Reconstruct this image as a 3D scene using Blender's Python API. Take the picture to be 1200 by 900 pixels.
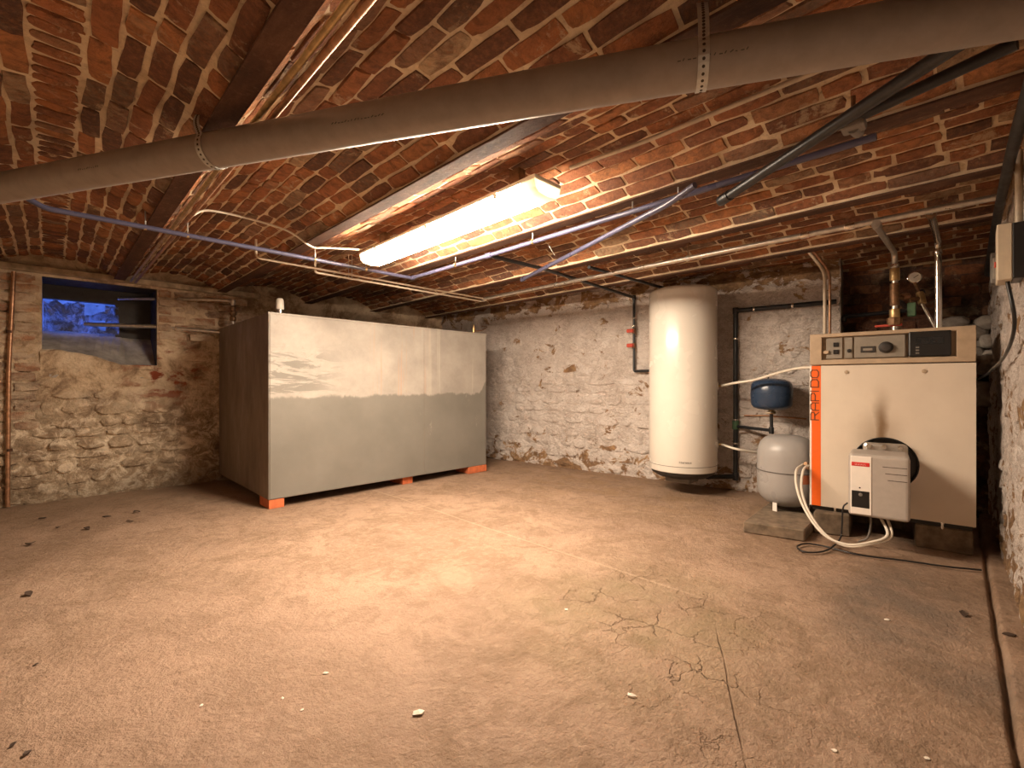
import bpy, bmesh, math, random
from mathutils import Vector, Matrix, noise
random.seed(7)
for o in list(bpy.data.objects): bpy.data.objects.remove(o, do_unlink=True)
SC = bpy.context.scene
COL = SC.collection
# ------------------------------------------------------------------ camera, world, exposure
CH = 0.90                      # camera height; the camera stands at the origin, looking along the room's diagonal
cam_d = bpy.data.cameras.new('camera'); cam = bpy.data.objects.new('camera', cam_d); COL.objects.link(cam)
cam.location = (0, 0, CH); cam.rotation_euler = (math.radians(90), 0, math.radians(-45))
cam_d.sensor_width = 36; cam_d.lens = 540/1200*36; cam_d.clip_start = 0.01
SC.camera = cam
world = bpy.data.worlds.new('sky'); SC.world = world; world.use_nodes = True
bg = world.node_tree.nodes['Background']; bg.inputs[0].default_value = (0.07, 0.18, 1.0, 1); bg.inputs[1].default_value = 5.0
SC.view_settings.view_transform = 'Standard'; SC.view_settings.look = 'None'
SC.view_settings.exposure = 0.62; SC.view_settings.gamma = 1; SC.view_settings.use_curve_mapping = False
LAMP_STRENGTH = 118.0; LAMP_COLOR = (1.0, 0.80, 0.60, 1)

# ------------------------------------------------------------------ pixel -> place helpers
S2 = math.sqrt(.5)
def ray(px, py): 
    r = (px-600)/540; u = (450-py)/540
    return Vector((S2+r*S2, S2-r*S2, u))
O = Vector((0, 0, CH))
def atd(px, py, d): return O + ray(px, py)*d
def atz(px, py, z): v = ray(px, py); return O + v*((z-CH)/v.z)
def aty(px, py, y): v = ray(px, py); return O + v*(y/v.y)
def atx(px, py, x): v = ray(px, py); return O + v*(x/v.x)
BK, BS = 4.283, 0.124          # back wall line  X = BK - BS*Y
def backx(y): return BK-BS*y
BN = Vector((-1, -BS, 0)).normalized()      # normal into the room
def onback(px, py, off=0):
    v = ray(px, py); t = (BK-off*1.0077)/(v.x+BS*v.y); return O + v*t
def project(p):
    q = p-O; d = (q.x+q.y)*S2; r = (q.x-q.y)*S2
    return (None if d < .05 else (600+540*r/d, 450-540*q.z/d, d))

# ------------------------------------------------------------------ materials
class N:
    def __init__(s, name):
        s.m = bpy.data.materials.new(name); s.m.use_nodes = True; s.t = s.m.node_tree; s.n = s.t.nodes; s.l = s.t.links
        s.b = s.n['Principled BSDF']; s._pos = None
    def new(s, typ, **kw):
        x = s.n.new(typ)
        for k, v in kw.items(): setattr(x, k, v)
        return x
    def put(s, sock, v):
        if hasattr(v, 'is_output'): s.l.new(v, sock)
        else:
            if isinstance(v, (tuple, list)) and len(v) == 3 and sock.type == 'RGBA': v = (*v, 1)
            sock.default_value = v
    def pos(s):
        if s._pos is None: s._pos = s.new('ShaderNodeNewGeometry').outputs['Position']
        return s._pos
    def obj(s): return s.new('ShaderNodeTexCoord').outputs['Object']
    def vec(s, v, scale=(1, 1, 1), loc=(0, 0, 0)):
        x = s.new('ShaderNodeMapping'); s.put(x.inputs[0], v); x.inputs['Scale'].default_value = scale; x.inputs['Location'].default_value = loc
        return x.outputs[0]
    def noise(s, v, scale, detail=5, rough=.6, dist=0.0, col=False):
        x = s.new('ShaderNodeTexNoise'); s.put(x.inputs['Vector'], v); x.inputs['Scale'].default_value = scale
        x.inputs['Detail'].default_value = detail; x.inputs['Roughness'].default_value = rough; x.inputs['Distortion'].default_value = dist
        return x.outputs['Color' if col else 'Fac']
    def vor(s, v, scale, feature='DISTANCE_TO_EDGE', out='Distance'):
        x = s.new('ShaderNodeTexVoronoi', feature=feature); s.put(x.inputs['Vector'], v); x.inputs['Scale'].default_value = scale
        return x.outputs[out]
    def ramp(s, f, stops, interp='LINEAR'):
        x = s.new('ShaderNodeValToRGB'); s.put(x.inputs[0], f); cr = x.color_ramp; cr.interpolation = interp
        while len(cr.elements) < len(stops): cr.elements.new(.5)
        for e, (p, c) in zip(cr.elements, stops):
            e.position = p; e.color = (c, c, c, 1) if isinstance(c, (int, float)) else (*c, 1)
        return x.outputs[0]
    def mix(s, f, a, b, mode='MIX'):
        x = s.new('ShaderNodeMix', data_type='RGBA', blend_type=mode); s.put(x.inputs[0], f); s.put(x.inputs[6], a); s.put(x.inputs[7], b)
        return x.outputs[2]
    def math(s, op, a, b=0.0, clamp=False):
        x = s.new('ShaderNodeMath', operation=op, use_clamp=clamp); s.put(x.inputs[0], a); s.put(x.inputs[1], b); return x.outputs[0]
    def sep(s, v):
        x = s.new('ShaderNodeSeparateXYZ'); s.put(x.inputs[0], v); return x.outputs
    def band(s, v, lo, hi):                     # 0..1 smooth step
        x = s.new('ShaderNodeMapRange', interpolation_type='SMOOTHSTEP'); s.put(x.inputs[0], v)
        x.inputs[1].default_value = lo; x.inputs[2].default_value = hi; return x.outputs[0]
    def spot(s, c, r0, r1, scale=(1, 1, 1)):    # 1 inside radius r0 of point c, 0 outside r1
        x = s.new('ShaderNodeVectorMath', operation='DISTANCE')
        s.put(x.inputs[0], s.vec(s.pos(), scale)); x.inputs[1].default_value = [a*b for a, b in zip(c, scale)]
        return s.band(x.outputs['Value'], r1, r0)
    def bump(s, h, strength=.5, dist=.01):
        x = s.new('ShaderNodeBump'); s.put(x.inputs['Height'], h); x.inputs['Strength'].default_value = strength; x.inputs['Distance'].default_value = dist
        s.l.new(x.outputs[0], s.b.inputs['Normal'])
    def fin(s, color, rough=.6, metal=0.0, spec=None):
        s.put(s.b.inputs['Base Color'], color); s.put(s.b.inputs['Roughness'], rough); s.put(s.b.inputs['Metallic'], metal)
        if spec is not None: s.b.inputs['Specular IOR Level'].default_value = spec
        return s.m
M = {}
def simple(name, c, rough=.5, metal=0.0, var=.12, scale=30, bump=0.0):
    k = N(name); p = k.obj(); f = k.noise(p, scale, 4)
    c1 = tuple(max(0, v*(1-var*1.6)) for v in c); c2 = tuple(min(1, v*(1+var)) for v in c)
    col = k.mix(k.ramp(f, [(.3, 0), (.7, 1)]), c1, c2)
    r = k.ramp(k.noise(p, scale*.6, 3), [(.3, max(0, rough-.07)), (.7, min(1, rough+.1))])
    if bump: k.bump(f, bump, .004)
    M[name] = k.fin(col, r, metal); return M[name]

def brick_mat(name, island=False, soot=.0, wash=None):
    k = N(name)
    rnd = k.new('ShaderNodeNewGeometry').outputs['Random Per Island'] if island else k.new('ShaderNodeObjectInfo').outputs['Random']
    p = k.pos()
    rr = k.math('FRACT', k.math('MULTIPLY', rnd, 7.31))
    base = k.ramp(rnd, [(0, (.13, .078, .062)), (.20, (.26, .118, .072)), (.40, (.45, .18, .088)), (.60, (.58, .235, .10)),
                        (.74, (.66, .30, .13)), (.84, (.42, .25, .16)), (.93, (.16, .105, .085)), (1, (.68, .50, .31))])
    n1 = k.noise(p, 19, 7, .75, .6); n2 = k.noise(p, 55, 4, .7)
    col = k.mix(k.ramp(n1, [(.40, .0), (.62, .75)]), base, (.15, .078, .052))
    col = k.mix(k.ramp(n2, [(.45, 0), (.8, .55)]), col, (.58, .25, .12))
    smear = k.ramp(k.noise(k.vec(p, (1, 1, 1), (3, 1, 5)), 9, 6, .75, .4), [(.56, 0), (.63, .85)])
    col = k.mix(k.math('MULTIPLY', smear, k.ramp(rr, [(.2, .2), (.9, 1.0)])), col, (.66, .48, .30))
    grime = k.ramp(k.noise(p, 1.7, 5, .65), [(.48, 0), (.72, .5)])
    col = k.mix(grime, col, (.045, .026, .02))
    if soot: col = k.mix(k.ramp(k.noise(p, 4, 4), [(.38, soot*.85), (.58, soot*.05)]), col, (.012, .009, .008))
    if wash is not None:
        w = k.ramp(k.noise(k.vec(p, (1, 1, 1.6)), 5, 6, .7, .3), [(.40, 1), (.60, .15)])
        col = k.mix(w, col, wash)
    h = k.mix(.5, k.noise(p, 38, 6, .75), k.noise(p, 150, 3, .7)); k.bump(h, 1.0, .02)
    M[name] = k.fin(col, .92, 0, .25)
brick_mat('brick'); brick_mat('brick_far', True); brick_mat('brick_soot', False, 1.0); brick_mat('brick_washed', False, 0, (.68, .55, .40))

def mortar_mat():
    k = N('mortar'); p = k.pos()
    col = k.ramp(k.noise(p, 7, 6, .7), [(.3, (.58, .43, .27)), (.5, (.81, .64, .43)), (.72, (.90, .76, .55))])
    col = k.mix(k.ramp(k.noise(p, 60, 3), [(.55, 0), (.8, .4)]), col, (.28, .17, .10))
    col = k.mix(k.ramp(k.noise(p, 1.7, 5, .65), [(.48, 0), (.72, .5)]), col, (.08, .05, .036))
    k.bump(k.mix(.4, k.noise(p, 30, 6, .7), k.noise(p, 110, 4, .7)), .9, .014)
    M['mortar'] = k.fin(col, .95, 0, .2)
mortar_mat()

def whitewash_mat():
    k = N('whitewash'); p = k.pos(); x, y, z = k.sep(p)
    wash = k.ramp(k.noise(p, 5, 6, .6), [(.3, (.70, .62, .565)), (.55, (.83, .755, .70)), (.75, (.89, .83, .78))])
    under = k.ramp(k.noise(p, 9, 5, .7), [(.3, (.16, .10, .065)), (.5, (.36, .22, .12)), (.62, (.52, .34, .18)), (.8, (.25, .20, .17))])
    peel = k.noise(k.vec(p, (1, 1, 1.3)), 5.5, 8, .68, .6)
    low = k.band(z, .42, .02)                                   # damp at the foot of the wall
    right = k.band(y, 1.9, .6)                                  # the boiler end is more worn
    thr = k.math('ADD', k.math('ADD', k.math('MULTIPLY', low, .14), k.math('MULTIPLY', right, .05)), peel)
    patch = k.math('MAXIMUM', k.spot(tuple(onback(712, 494)), .05, .15, (1, 1, .8)), k.math('MAXIMUM', k.spot(tuple(onback(672, 433)), .06, .14, (1, .8, 1.6)), k.spot(tuple(onback(640, 407)), .06, .17, (1, .7, 2.2))))
    thr = k.math('ADD', thr, k.math('MULTIPLY', patch, .13))
    thr = k.math('ADD', thr, k.math('MULTIPLY', k.band(z, 1.62, 1.76), .16))
    m = k.ramp(thr, [(.615, 0), (.66, 1)])
    col = k.mix(m, wash, under)
    dirt_shade = k.ramp(k.noise(k.vec(p, (1, .55, 1)), 13, 7, .75, 1.4), [(.47, 0), (.495, .55), (.505, .55), (.53, 0)])  # thin dark lines: crevice dirt that also paints in shading of the relief
    dirt_shade2 = k.ramp(k.noise(k.vec(p, (1, .7, 1.3), (4, 1, 2)), 26, 5, .7, 1.8), [(.46, 0), (.495, .5), (.505, .5), (.54, 0)])
    dirt_shade = k.math('MAXIMUM', k.math('MULTIPLY', dirt_shade, k.ramp(k.noise(p, 3.1, 3), [(.36, 0), (.52, 1)])), k.math('MULTIPLY', dirt_shade2, k.ramp(k.noise(p, 5.3, 3), [(.42, 0), (.58, .9)])))
    col = k.mix(dirt_shade, col, (.25, .16, .10))
    k.bump(k.mix(.4, k.noise(k.vec(p, (1, .8, 1.2)), 20, 8, .68, 1.6), k.noise(p, 8, 6, .6, .8)), 1.0, .055)
    M['whitewash'] = k.fin(col, .9, 0, .25)
whitewash_mat()

def stained_mat():
    k = N('stained_plaster'); p = k.pos(); x, y, z = k.sep(p)
    a = k.ramp(k.noise(p, 3.2, 8, .72, .5), [(.32, (.15, .10, .065)), (.43, (.36, .25, .16)), (.51, (.64, .49, .33)), (.60, (.80, .66, .48)), (.74, (.46, .33, .21))])
    b = k.ramp(k.noise(p, 11, 7, .75, .8), [(.38, (.13, .095, .065)), (.5, (.42, .32, .22)), (.58, (.88, .78, .62))])
    low = k.band(z, 1.0, .55)
    col = k.mix(k.math('MULTIPLY', low, .62), a, b)
    red = k.math('MULTIPLY', k.ramp(k.noise(k.vec(p, (1, 1, 1.8)), 6, 5, .6), [(.52, 0), (.6, 1)]), k.spot((.72, 4.98, 1.0), .1, .42, (1, .3, 1)))
    col = k.mix(red, col, (.30, .075, .035))
    foot = k.math('MULTIPLY', k.band(z, .3, .0), .5); col = k.mix(foot, col, (.13, .09, .055))
    k.bump(k.mix(.35, k.noise(p, 14, 7, .7, .5), k.noise(p, 60, 4, .7)), .9, .035)
    M['stained_plaster'] = k.fin(col, .92, 0, .22)
stained_mat()

def floor_mat():
    k = N('concrete_floor'); p = k.pos(); x, y, z = k.sep(p)
    col = k.ramp(k.noise(p, 1.6, 7, .62, .3), [(.3, (.26, .172, .118)), (.5, (.335, .224, .155)), (.7, (.40, .274, .192))])
    col = k.mix(k.ramp(k.noise(k.vec(p, (1.15, .8, 1)), 2.6, 8, .75, .6), [(.47, 0), (.58, .6), (.8, .25)]), col, (.215, .138, .085))
    col = k.mix(k.ramp(k.noise(p, 26, 5, .7), [(.48, 0), (.70, .5)]), col, (.46, .335, .235))
    col = k.mix(k.ramp(k.noise(k.vec(p, (1, 1, 1), (9, 2, 0)), 7, 8, .78, .8), [(.50, 0), (.60, .6)]), col, (.20, .128, .078))
    col = k.mix(k.ramp(k.noise(k.vec(p, (1, 1, 1), (2, 7, 0)), 120, 2, .6), [(.68, 0), (.74, .6)]), col, (.22, .14, .09))
    green = k.math('MULTIPLY', k.spot((1.62, .95, 0), .1, .75, (1, 1, 1)), k.ramp(k.noise(p, 4, 5), [(.35, .1), (.65, .6)]))
    col = k.mix(green, col, (.235, .185, .095))
    grey = k.math('MULTIPLY', k.math('MAXIMUM', k.spot((2.45, .22, 0), .12, .42, (.55, 1.2, 1)), k.spot((1.98, .02, 0), .05, .26)), k.ramp(k.noise(p, 5, 5), [(.35, .25), (.6, .9)]))
    col = k.mix(k.math('MULTIPLY', grey, .85), col, (.15, .115, .09))
    pink = k.math('MULTIPLY', k.spot((.35, 1.6, 0), .2, 1.1), .35); col = k.mix(pink, col, (.38, .25, .178))
    wet = k.math('MULTIPLY', k.spot((3.45, 2.3, 0), .3, 1.6, (1.6, .6, 1)), k.ramp(k.noise(k.vec(p, (1, .6, 1)), 5, 6, .7, 1), [(.45, 0), (.6, .55)])); col = k.mix(wet, col, (.30, .19, .10))
    left = k.math('MULTIPLY', k.band(y, 3.9, 4.9), .45); col = k.mix(left, col, (.28, .20, .13))
    # casting joint and the slanting crack
    wob = k.math('MULTIPLY', k.math('SUBTRACT', k.noise(p, 2.5, 4), .5), .05)
    jd = k.math('ABSOLUTE', k.math('SUBTRACT', k.math('ADD', x, k.math('MULTIPLY', wob, .35)), 1.935))
    jm = k.math('MULTIPLY', k.band(jd, .011, .002), k.band(y, .65, .9)); col = k.mix(k.math('MULTIPLY', jm, .35), col, (.52, .39, .28))
    cd = k.math('ABSOLUTE', k.math('ADD', wob, k.math('SUBTRACT', k.math('SUBTRACT', x, k.math('MULTIPLY', y, 2.0)), .402)))
    cm = k.math('MULTIPLY', k.math('MULTIPLY', k.band(cd, .009, .002), k.ramp(k.noise(p, 8, 3), [(.35, .2), (.55, 1)])), k.math('MULTIPLY', k.band(x, 1.8, 1.6), k.band(x, .7, 1.0)))
    wv = k.new('ShaderNodeVectorMath', operation='ADD'); k.put(wv.inputs[0], p)
    sc = k.new('ShaderNodeVectorMath', operation='SCALE'); k.put(sc.inputs[0], k.noise(p, 5, 5, .6, 0, True)); sc.inputs['Scale'].default_value = .22
    k.l.new(sc.outputs[0], wv.inputs[1])
    vd = k.vor(wv.outputs[0], 6.5)
    region = k.math('MAXIMUM', k.spot((1.75, .95, 0), .15, .62), k.spot((1.35, .55, 0), .05, .38))
    vm = k.math('MULTIPLY', k.math('MULTIPLY', k.band(vd, .028, .004), region), k.ramp(k.noise(p, 6, 3), [(.45, 0), (.55, 1)]))
    ck = k.math('MAXIMUM', cm, vm)
    col = k.mix(k.math('MULTIPLY', ck, .65), col, (.15, .09, .05))
    chips = k.ramp(k.noise(p, 75, 2, .5), [(.77, 0), (.80, .7)]); col = k.mix(chips, col, (.78, .66, .50))
    h = k.mix(.4, k.noise(p, 9, 7, .65, .4), k.noise(p, 60, 5, .7)); h = k.math('SUBTRACT', h, k.math('MULTIPLY', ck, .25))
    k.bump(h, .9, .035)
    M['concrete_floor'] = k.fin(col, k.ramp(k.noise(p, 3, 4), [(.3, .62), (.7, .85)]), 0, .35)
floor_mat()

def rust_mat():
    k = N('rusty_steel'); p = k.pos()
    col = k.ramp(k.noise(k.vec(p, (1, .25, 1)), 12, 6, .7), [(.3, (.045, .024, .016)), (.52, (.095, .045, .027)), (.72, (.17, .09, .055))])
    col = k.mix(k.ramp(k.noise(p, 40, 4), [(.55, 0), (.75, .5)]), col, (.22, .13, .08))
    k.bump(k.noise(p, 60, 5, .7), .5, .006); M['rusty_steel'] = k.fin(col, .8, .1, .3)
rust_mat()

def tank_mat():
    k = N('tank_paint'); p = k.pos(); x, y, z = k.sep(p)
    dark = k.ramp(k.noise(p, 3, 5), [(.3, (.175, .168, .148)), (.7, (.215, .206, .183))])
    light = k.ramp(k.noise(k.vec(p, (1, 1, 1)), 4, 6, .65), [(.3, (.29, .268, .238)), (.55, (.37, .343, .307)), (.75, (.43, .40, .36))])
    spots = k.ramp(k.noise(p, 22, 4, .6), [(.62, 0), (.70, .6)]); light = k.mix(k.math('MULTIPLY', spots, k.band(x, 2.2, 1.3)), light, (.30, .27, .24))
    drip = k.math('MULTIPLY', k.ramp(k.noise(k.vec(p, (1, 1, .03)), 38, 3, .5), [(.56, 0), (.62, .55)]), k.math('MULTIPLY', k.band(x, 1.85, 2.0), k.band(x, 2.55, 2.35)))
    light = k.mix(drip, light, (.46, .30, .215))
    drip2 = k.math('MULTIPLY', k.ramp(k.noise(k.vec(p, (1, 1, .02)), 17, 3, .5), [(.60, 0), (.66, .45)]), k.band(x, 2.3, 2.7)); light = k.mix(drip2, light, (.62, .57, .49))
    edge = k.math('ADD', k.math('MULTIPLY', k.math('SUBTRACT', k.noise(k.vec(p, (1, 1, .4)), 6, 6, .7, .3), .5), .14), .80)
    edge = k.math('ADD', edge, k.math('MULTIPLY', k.band(x, 3.08, 3.18), .12))
    up = k.band(k.math('SUBTRACT', z, edge), -.012, .014)
    brush = k.math('MULTIPLY', k.ramp(k.noise(k.vec(p, (.35, 1, 2.2)), 7, 6, .7, .9), [(.50, 0), (.55, 1)]), k.math('MULTIPLY', k.band(x, 1.75, 1.35), k.math('MULTIPLY', k.band(z, 1.22, 1.08), k.band(z, .74, .84))))
    up = k.math('MULTIPLY', up, k.math('SUBTRACT', 1.0, k.math('MULTIPLY', brush, .85)), True)
    scr = k.math('MULTIPLY', k.ramp(k.noise(k.vec(p, (1, 1, .5)), 15, 6, .8), [(.63, 0), (.70, .45)]), k.math('MULTIPLY', k.band(x, 2.2, 2.6), k.band(z, .25, .45)))
    dark = k.mix(scr, dark, (.50, .47, .41))
    fr = k.mix(up, dark, light)
    side = k.ramp(k.noise(k.vec(p, (1, 1, .35)), 6, 7, .7), [(.3, (.14, .10, .075)), (.55, (.22, .17, .13)), (.75, (.31, .255, .205))])  # dirty side, its colour warmed and lightened to stand in for bounced light
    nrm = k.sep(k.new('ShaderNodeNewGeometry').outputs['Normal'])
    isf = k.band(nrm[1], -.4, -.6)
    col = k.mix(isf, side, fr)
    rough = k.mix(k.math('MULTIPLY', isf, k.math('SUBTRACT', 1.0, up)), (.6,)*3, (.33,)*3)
    k.bump(k.noise(p, 6, 4, .5), .12, .02)
    M['tank_paint'] = k.fin(col, rough, 0, .4)
tank_mat()

def panel_mat():
    k = N('cream_panel'); p = k.pos()
    col = k.ramp(k.noise(p, 5, 5), [(.3, (.66, .57, .47)), (.7, (.72, .63, .52))])
    M['cream_panel'] = (k, col)
panel_mat()

simple('pvc_grey', (.30, .255, .22), .42, 0, .08, 20)
simple('pvc_mark', (.09, .08, .075), .6)
simple('pipe_violet', (.075, .075, .13), .3, 0, .08, 15)
simple('pipe_black', (.018, .019, .022), .38, 0, .25)
simple('galvanised', (.62, .58, .52), .33, .85, .12, 40)
simple('chrome', (.78, .74, .68), .16, 1, .06)
simple('strap_metal', (.55, .55, .52), .4, .7)
simple('copper', (.48, .27, .16), .42, .8, .25, 35)
simple('brass', (.55, .39, .19), .38, .85, .2)
simple('bronze_old', (.22, .12, .06), .5, .6, .3, 45)
simple('beige_pipe', (.55, .46, .35), .5, .1, .12)
simple('white_cable', (.72, .66, .56), .5, 0, .06)
simple('white_enamel', (.74, .70, .63), .22, 0, .02, 6)
simple('dark_base', (.035, .029, .025), .6)
simple('cover_grey', (.20, .18, .16), .5)
simple('boiler_beige', (.46, .345, .235), .5, 0, .10, 14)
simple('control_grey', (.27, .235, .19), .5, 0, .08)
simple('boiler_side', (.24, .20, .16), .6)
simple('black_plastic', (.014, .013, .013), .35)
simple('display_glass', (.012, .014, .016), .12)
simple('orange_enamel', (.86, .135, .012), .4, 0, .03)
simple('letter_dark', (.16, .045, .015), .5)
simple('burner_grey', (.42, .375, .335), .45, 0, .04)
simple('burner_white', (.83, .77, .70), .42, 0, .02)
simple('badge_red', (.62, .03, .03), .35, 0, .03)
simple('badge_pale', (.88, .62, .55), .5)
simple('cast_alloy', (.52, .48, .43), .35, .8, .15)
simple('vessel_grey', (.33, .315, .305), .32, 0, .04, 8)
simple('vessel_seam', (.10, .09, .085), .5)
simple('vessel_blue', (.030, .055, .105), .28, 0, .08, 8)
simple('sticker_orange', (.40, .12, .05), .5)
simple('red_plastic', (.55, .07, .04), .45)
simple('green_plastic', (.07, .15, .075), .5)
simple('concrete_block', (.19, .14, .095), .9, 0, .3, 18, .6)
simple('concrete_sill', (.40, .37, .33), .85, 0, .25, 9, .5)
simple('orange_brick', (.60, .16, .06), .85, 0, .15, 25, .4)
simple('lamp_plastic', (.78, .74, .66), .5, 0, .03)
simple('gauge_face', (.82, .80, .75), .3, 0, .02)
simple('box_cream', (.62, .53, .40), .5, 0, .05)
simple('plank_pale', (.43, .33, .22), .85, 0, .35, 12, .5)
simple('leaf_brown', (.055, .032, .02), .8, 0, .3)
simple('chip_white', (.75, .68, .58), .85, 0, .1)
simple('slot_dark', (.05, .035, .025), .7)
k = N('stone_grey'); p = k.pos(); k.bump(k.noise(p, 20, 7, .7), .8, .02)
M['stone_grey'] = k.fin(k.ramp(k.noise(p, 7, 6, .7), [(.3, (.12, .10, .085)), (.5, (.30, .26, .225)), (.7, (.47, .42, .365))]), .9)
# boiler door: cream enamel with a scorch mark rising above the burner hole
k, col = M['cream_panel']
v = k.obj(); x, y, z = k.sep(v)
nx = k.math('ADD', x, k.math('MULTIPLY', k.math('SUBTRACT', k.noise(v, 7, 4), .5), .05))
sc1 = k.math('MULTIPLY', k.band(k.math('ABSOLUTE', k.math('SUBTRACT', nx, .345)), .055, .0), k.math('MULTIPLY', k.band(z, .92, .66), k.band(z, .50, .56)))
sc2 = k.math('MULTIPLY', k.band(k.math('ABSOLUTE', k.math('SUBTRACT', nx, .33)), .15, .02), k.math('MULTIPLY', k.band(z, .80, .60), .45))
col = k.mix(k.math('MULTIPLY', k.math('MAXIMUM', sc1, sc2), .95), col, (.20, .12, .06))
M['cream_panel'] = k.fin(col, .38, 0, .4)
# lamp diffuser, translucent end, plastic sheet
k = N('lamp_diffuser'); k.b.inputs['Emission Color'].default_value = LAMP_COLOR; k.b.inputs['Emission Strength'].default_value = LAMP_STRENGTH
M['lamp_diffuser'] = k.fin((.9, .88, .82), .4)
k = N('lamp_clear_end'); tr = k.new('ShaderNodeBsdfTranslucent'); tr.inputs[0].default_value = (.85, .8, .7, 1)
mx = k.new('ShaderNodeMixShader'); mx.inputs[0].default_value = .6; k.l.new(k.b.outputs[0], mx.inputs[1]); k.l.new(tr.outputs[0], mx.inputs[2])
k.l.new(mx.outputs[0], k.n['Material Output'].inputs[0]); M['lamp_clear_end'] = k.fin((.75, .68, .56), .25)
k = N('torn_plastic'); tr = k.new('ShaderNodeBsdfTranslucent'); tr.inputs[0].default_value = (.75, .82, .95, 1); tp = k.new('ShaderNodeBsdfTransparent')
mx = k.new('ShaderNodeMixShader'); p = k.pos()
k.l.new(k.ramp(k.noise(k.vec(p, (1, 1, .8)), 11, 6, .7, 1.0), [(.45, .0), (.62, .35)]), mx.inputs[0]); k.l.new(tr.outputs[0], mx.inputs[1]); k.l.new(tp.outputs[0], mx.inputs[2])
mx2 = k.new('ShaderNodeMixShader'); k.l.new(k.ramp(k.noise(k.vec(p, (1, 1, .6)), 12, 6, .75, 1.5), [(.40, .15), (.56, .92)]), mx2.inputs[0]); k.l.new(mx.outputs[0], mx2.inputs[1]); k.l.new(k.b.outputs[0], mx2.inputs[2])
k.l.new(mx2.outputs[0], k.n['Material Output'].inputs[0]); M['torn_plastic'] = k.fin((.10, .11, .14), .2)

# ------------------------------------------------------------------ geometry helpers
def tag(o, label=None, cat=None, group=None, kind=None):
    if label: o['label'] = label
    if cat: o['category'] = cat
    if group: o['group'] = group
    if kind: o['kind'] = kind
    return o
def empty(name, loc=(0, 0, 0), rz=0.0, label=None, cat=None, group=None):
    o = bpy.data.objects.new(name, None); COL.objects.link(o); o.location = loc; o.rotation_euler = (0, 0, rz); o.empty_display_size = .05
    return tag(o, label, cat, group)
def link(name, me, mat, parent=None):
    o = bpy.data.objects.new(name, me); COL.objects.link(o)
    if parent is not None: o.parent = parent
    if mat and not me.materials: me.materials.append(M[mat])
    return o
def obj(name, bm, mat, parent=None, smooth=False, angle=None):
    bmesh.ops.recalc_face_normals(bm, faces=bm.faces)
    me = bpy.data.meshes.new(name); 
    for f in bm.faces: f.smooth = smooth
    bm.to_mesh(me); bm.free()
    if smooth and angle:
        me.set_sharp_from_angle(angle=math.radians(angle))
    return link(name, me, mat, parent)
def rebase(o):
    """move a top-level mesh's origin to its own base centre"""
    me = o.data; vs = [v.co for v in me.vertices]
    c = Vector(((min(v.x for v in vs)+max(v.x for v in vs))/2, (min(v.y for v in vs)+max(v.y for v in vs))/2, min(v.z for v in vs)))
    for v in me.vertices: v.co -= c
    o.location = c; return o
def box(bm, a, b, bevel=0.0, seg=1):
    a, b = Vector(a), Vector(b)
    r = bmesh.ops.create_cube(bm, size=1); vs = r['verts']
    for v in vs: v.co = Vector(((a.x+b.x)/2+v.co.x*(b.x-a.x), (a.y+b.y)/2+v.co.y*(b.y-a.y), (a.z+b.z)/2+v.co.z*(b.z-a.z)))
    if bevel:
        es = set(e for v in vs for e in v.link_edges)
        bmesh.ops.bevel(bm, geom=list(es), offset=bevel, segments=seg, affect='EDGES', profile=.5)
    return bm
def B(a, b, bevel=0.0, seg=1): return box(bmesh.new(), a, b, bevel, seg)
def prism(bm, pts, z0, z1):
    lo = [bm.verts.new((x, y, z0)) for x, y in pts]; hi = [bm.verts.new((x, y, z1)) for x, y in pts]
    n = len(pts); bm.faces.new(hi); bm.faces.new(lo[::-1])
    for i in range(n): bm.faces.new((lo[i], lo[(i+1) % n], hi[(i+1) % n], hi[i]))
    return bm
def fillet(pts, r):
    pts = [Vector(p) for p in pts]; out = [pts[0]]
    for i in range(1, len(pts)-1):
        a, b, c = pts[i-1], pts[i], pts[i+1]; u = (a-b); w = (c-b); k = min(r, u.length*.45, w.length*.45)
        p0 = b+u.normalized()*k; p2 = b+w.normalized()*k
        for t in (0, .2, .4, .6, .8, 1): out.append(p0*(1-t)**2+b*2*t*(1-t)+p2*t*t)
    out.append(pts[-1]); return out
def catmull(pts, n=8):
    pts = [Vector(p) for p in pts]; P = [pts[0]*2-pts[1]]+pts+[pts[-1]*2-pts[-2]]; out = []
    for i in range(1, len(P)-2):
        a, b, c, d = P[i-1:i+3]
        for j in range(n):
            t = j/n; out.append(.5*((2*b)+(c-a)*t+(2*a-5*b+4*c-d)*t*t+(3*b-a-3*c+d)*t**3))
    out.append(P[-2]); return out
def tube(bm, path, r, seg=10, cap=True):
    path = [Vector(p) for p in path]; n = len(path)
    q = [path[0]]
    for p in path[1:]:
        if (p-q[-1]).length > 1e-5: q.append(p)
    path = q; n = len(path)
    T = [(path[min(i+1, n-1)]-path[max(i-1, 0)]).normalized() for i in range(n)]
    up = Vector((0, 0, 1)) if abs(T[0].z) < .9 else Vector((1, 0, 0))
    nrm = (up-T[0]*up.dot(T[0])).normalized(); rings = []
    for i in range(n):
        if i:
            nrm = nrm-T[i]*nrm.dot(T[i]); nrm = nrm.normalized()
        bi = T[i].cross(nrm); rr = r[i] if isinstance(r, (list, tuple)) else r
        rings.append([bm.verts.new(path[i]+(nrm*math.cos(a)+bi*math.sin(a))*rr) for a in [2*math.pi*j/seg for j in range(seg)]])
    for i in range(n-1):
        for j in range(seg): bm.faces.new((rings[i][j], rings[i][(j+1) % seg], rings[i+1][(j+1) % seg], rings[i+1][j]))
    if cap: bm.faces.new(rings[0][::-1]); bm.faces.new(rings[-1])
    return bm
def T(path, r, seg=10): return tube(bmesh.new(), path, r, seg)
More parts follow.
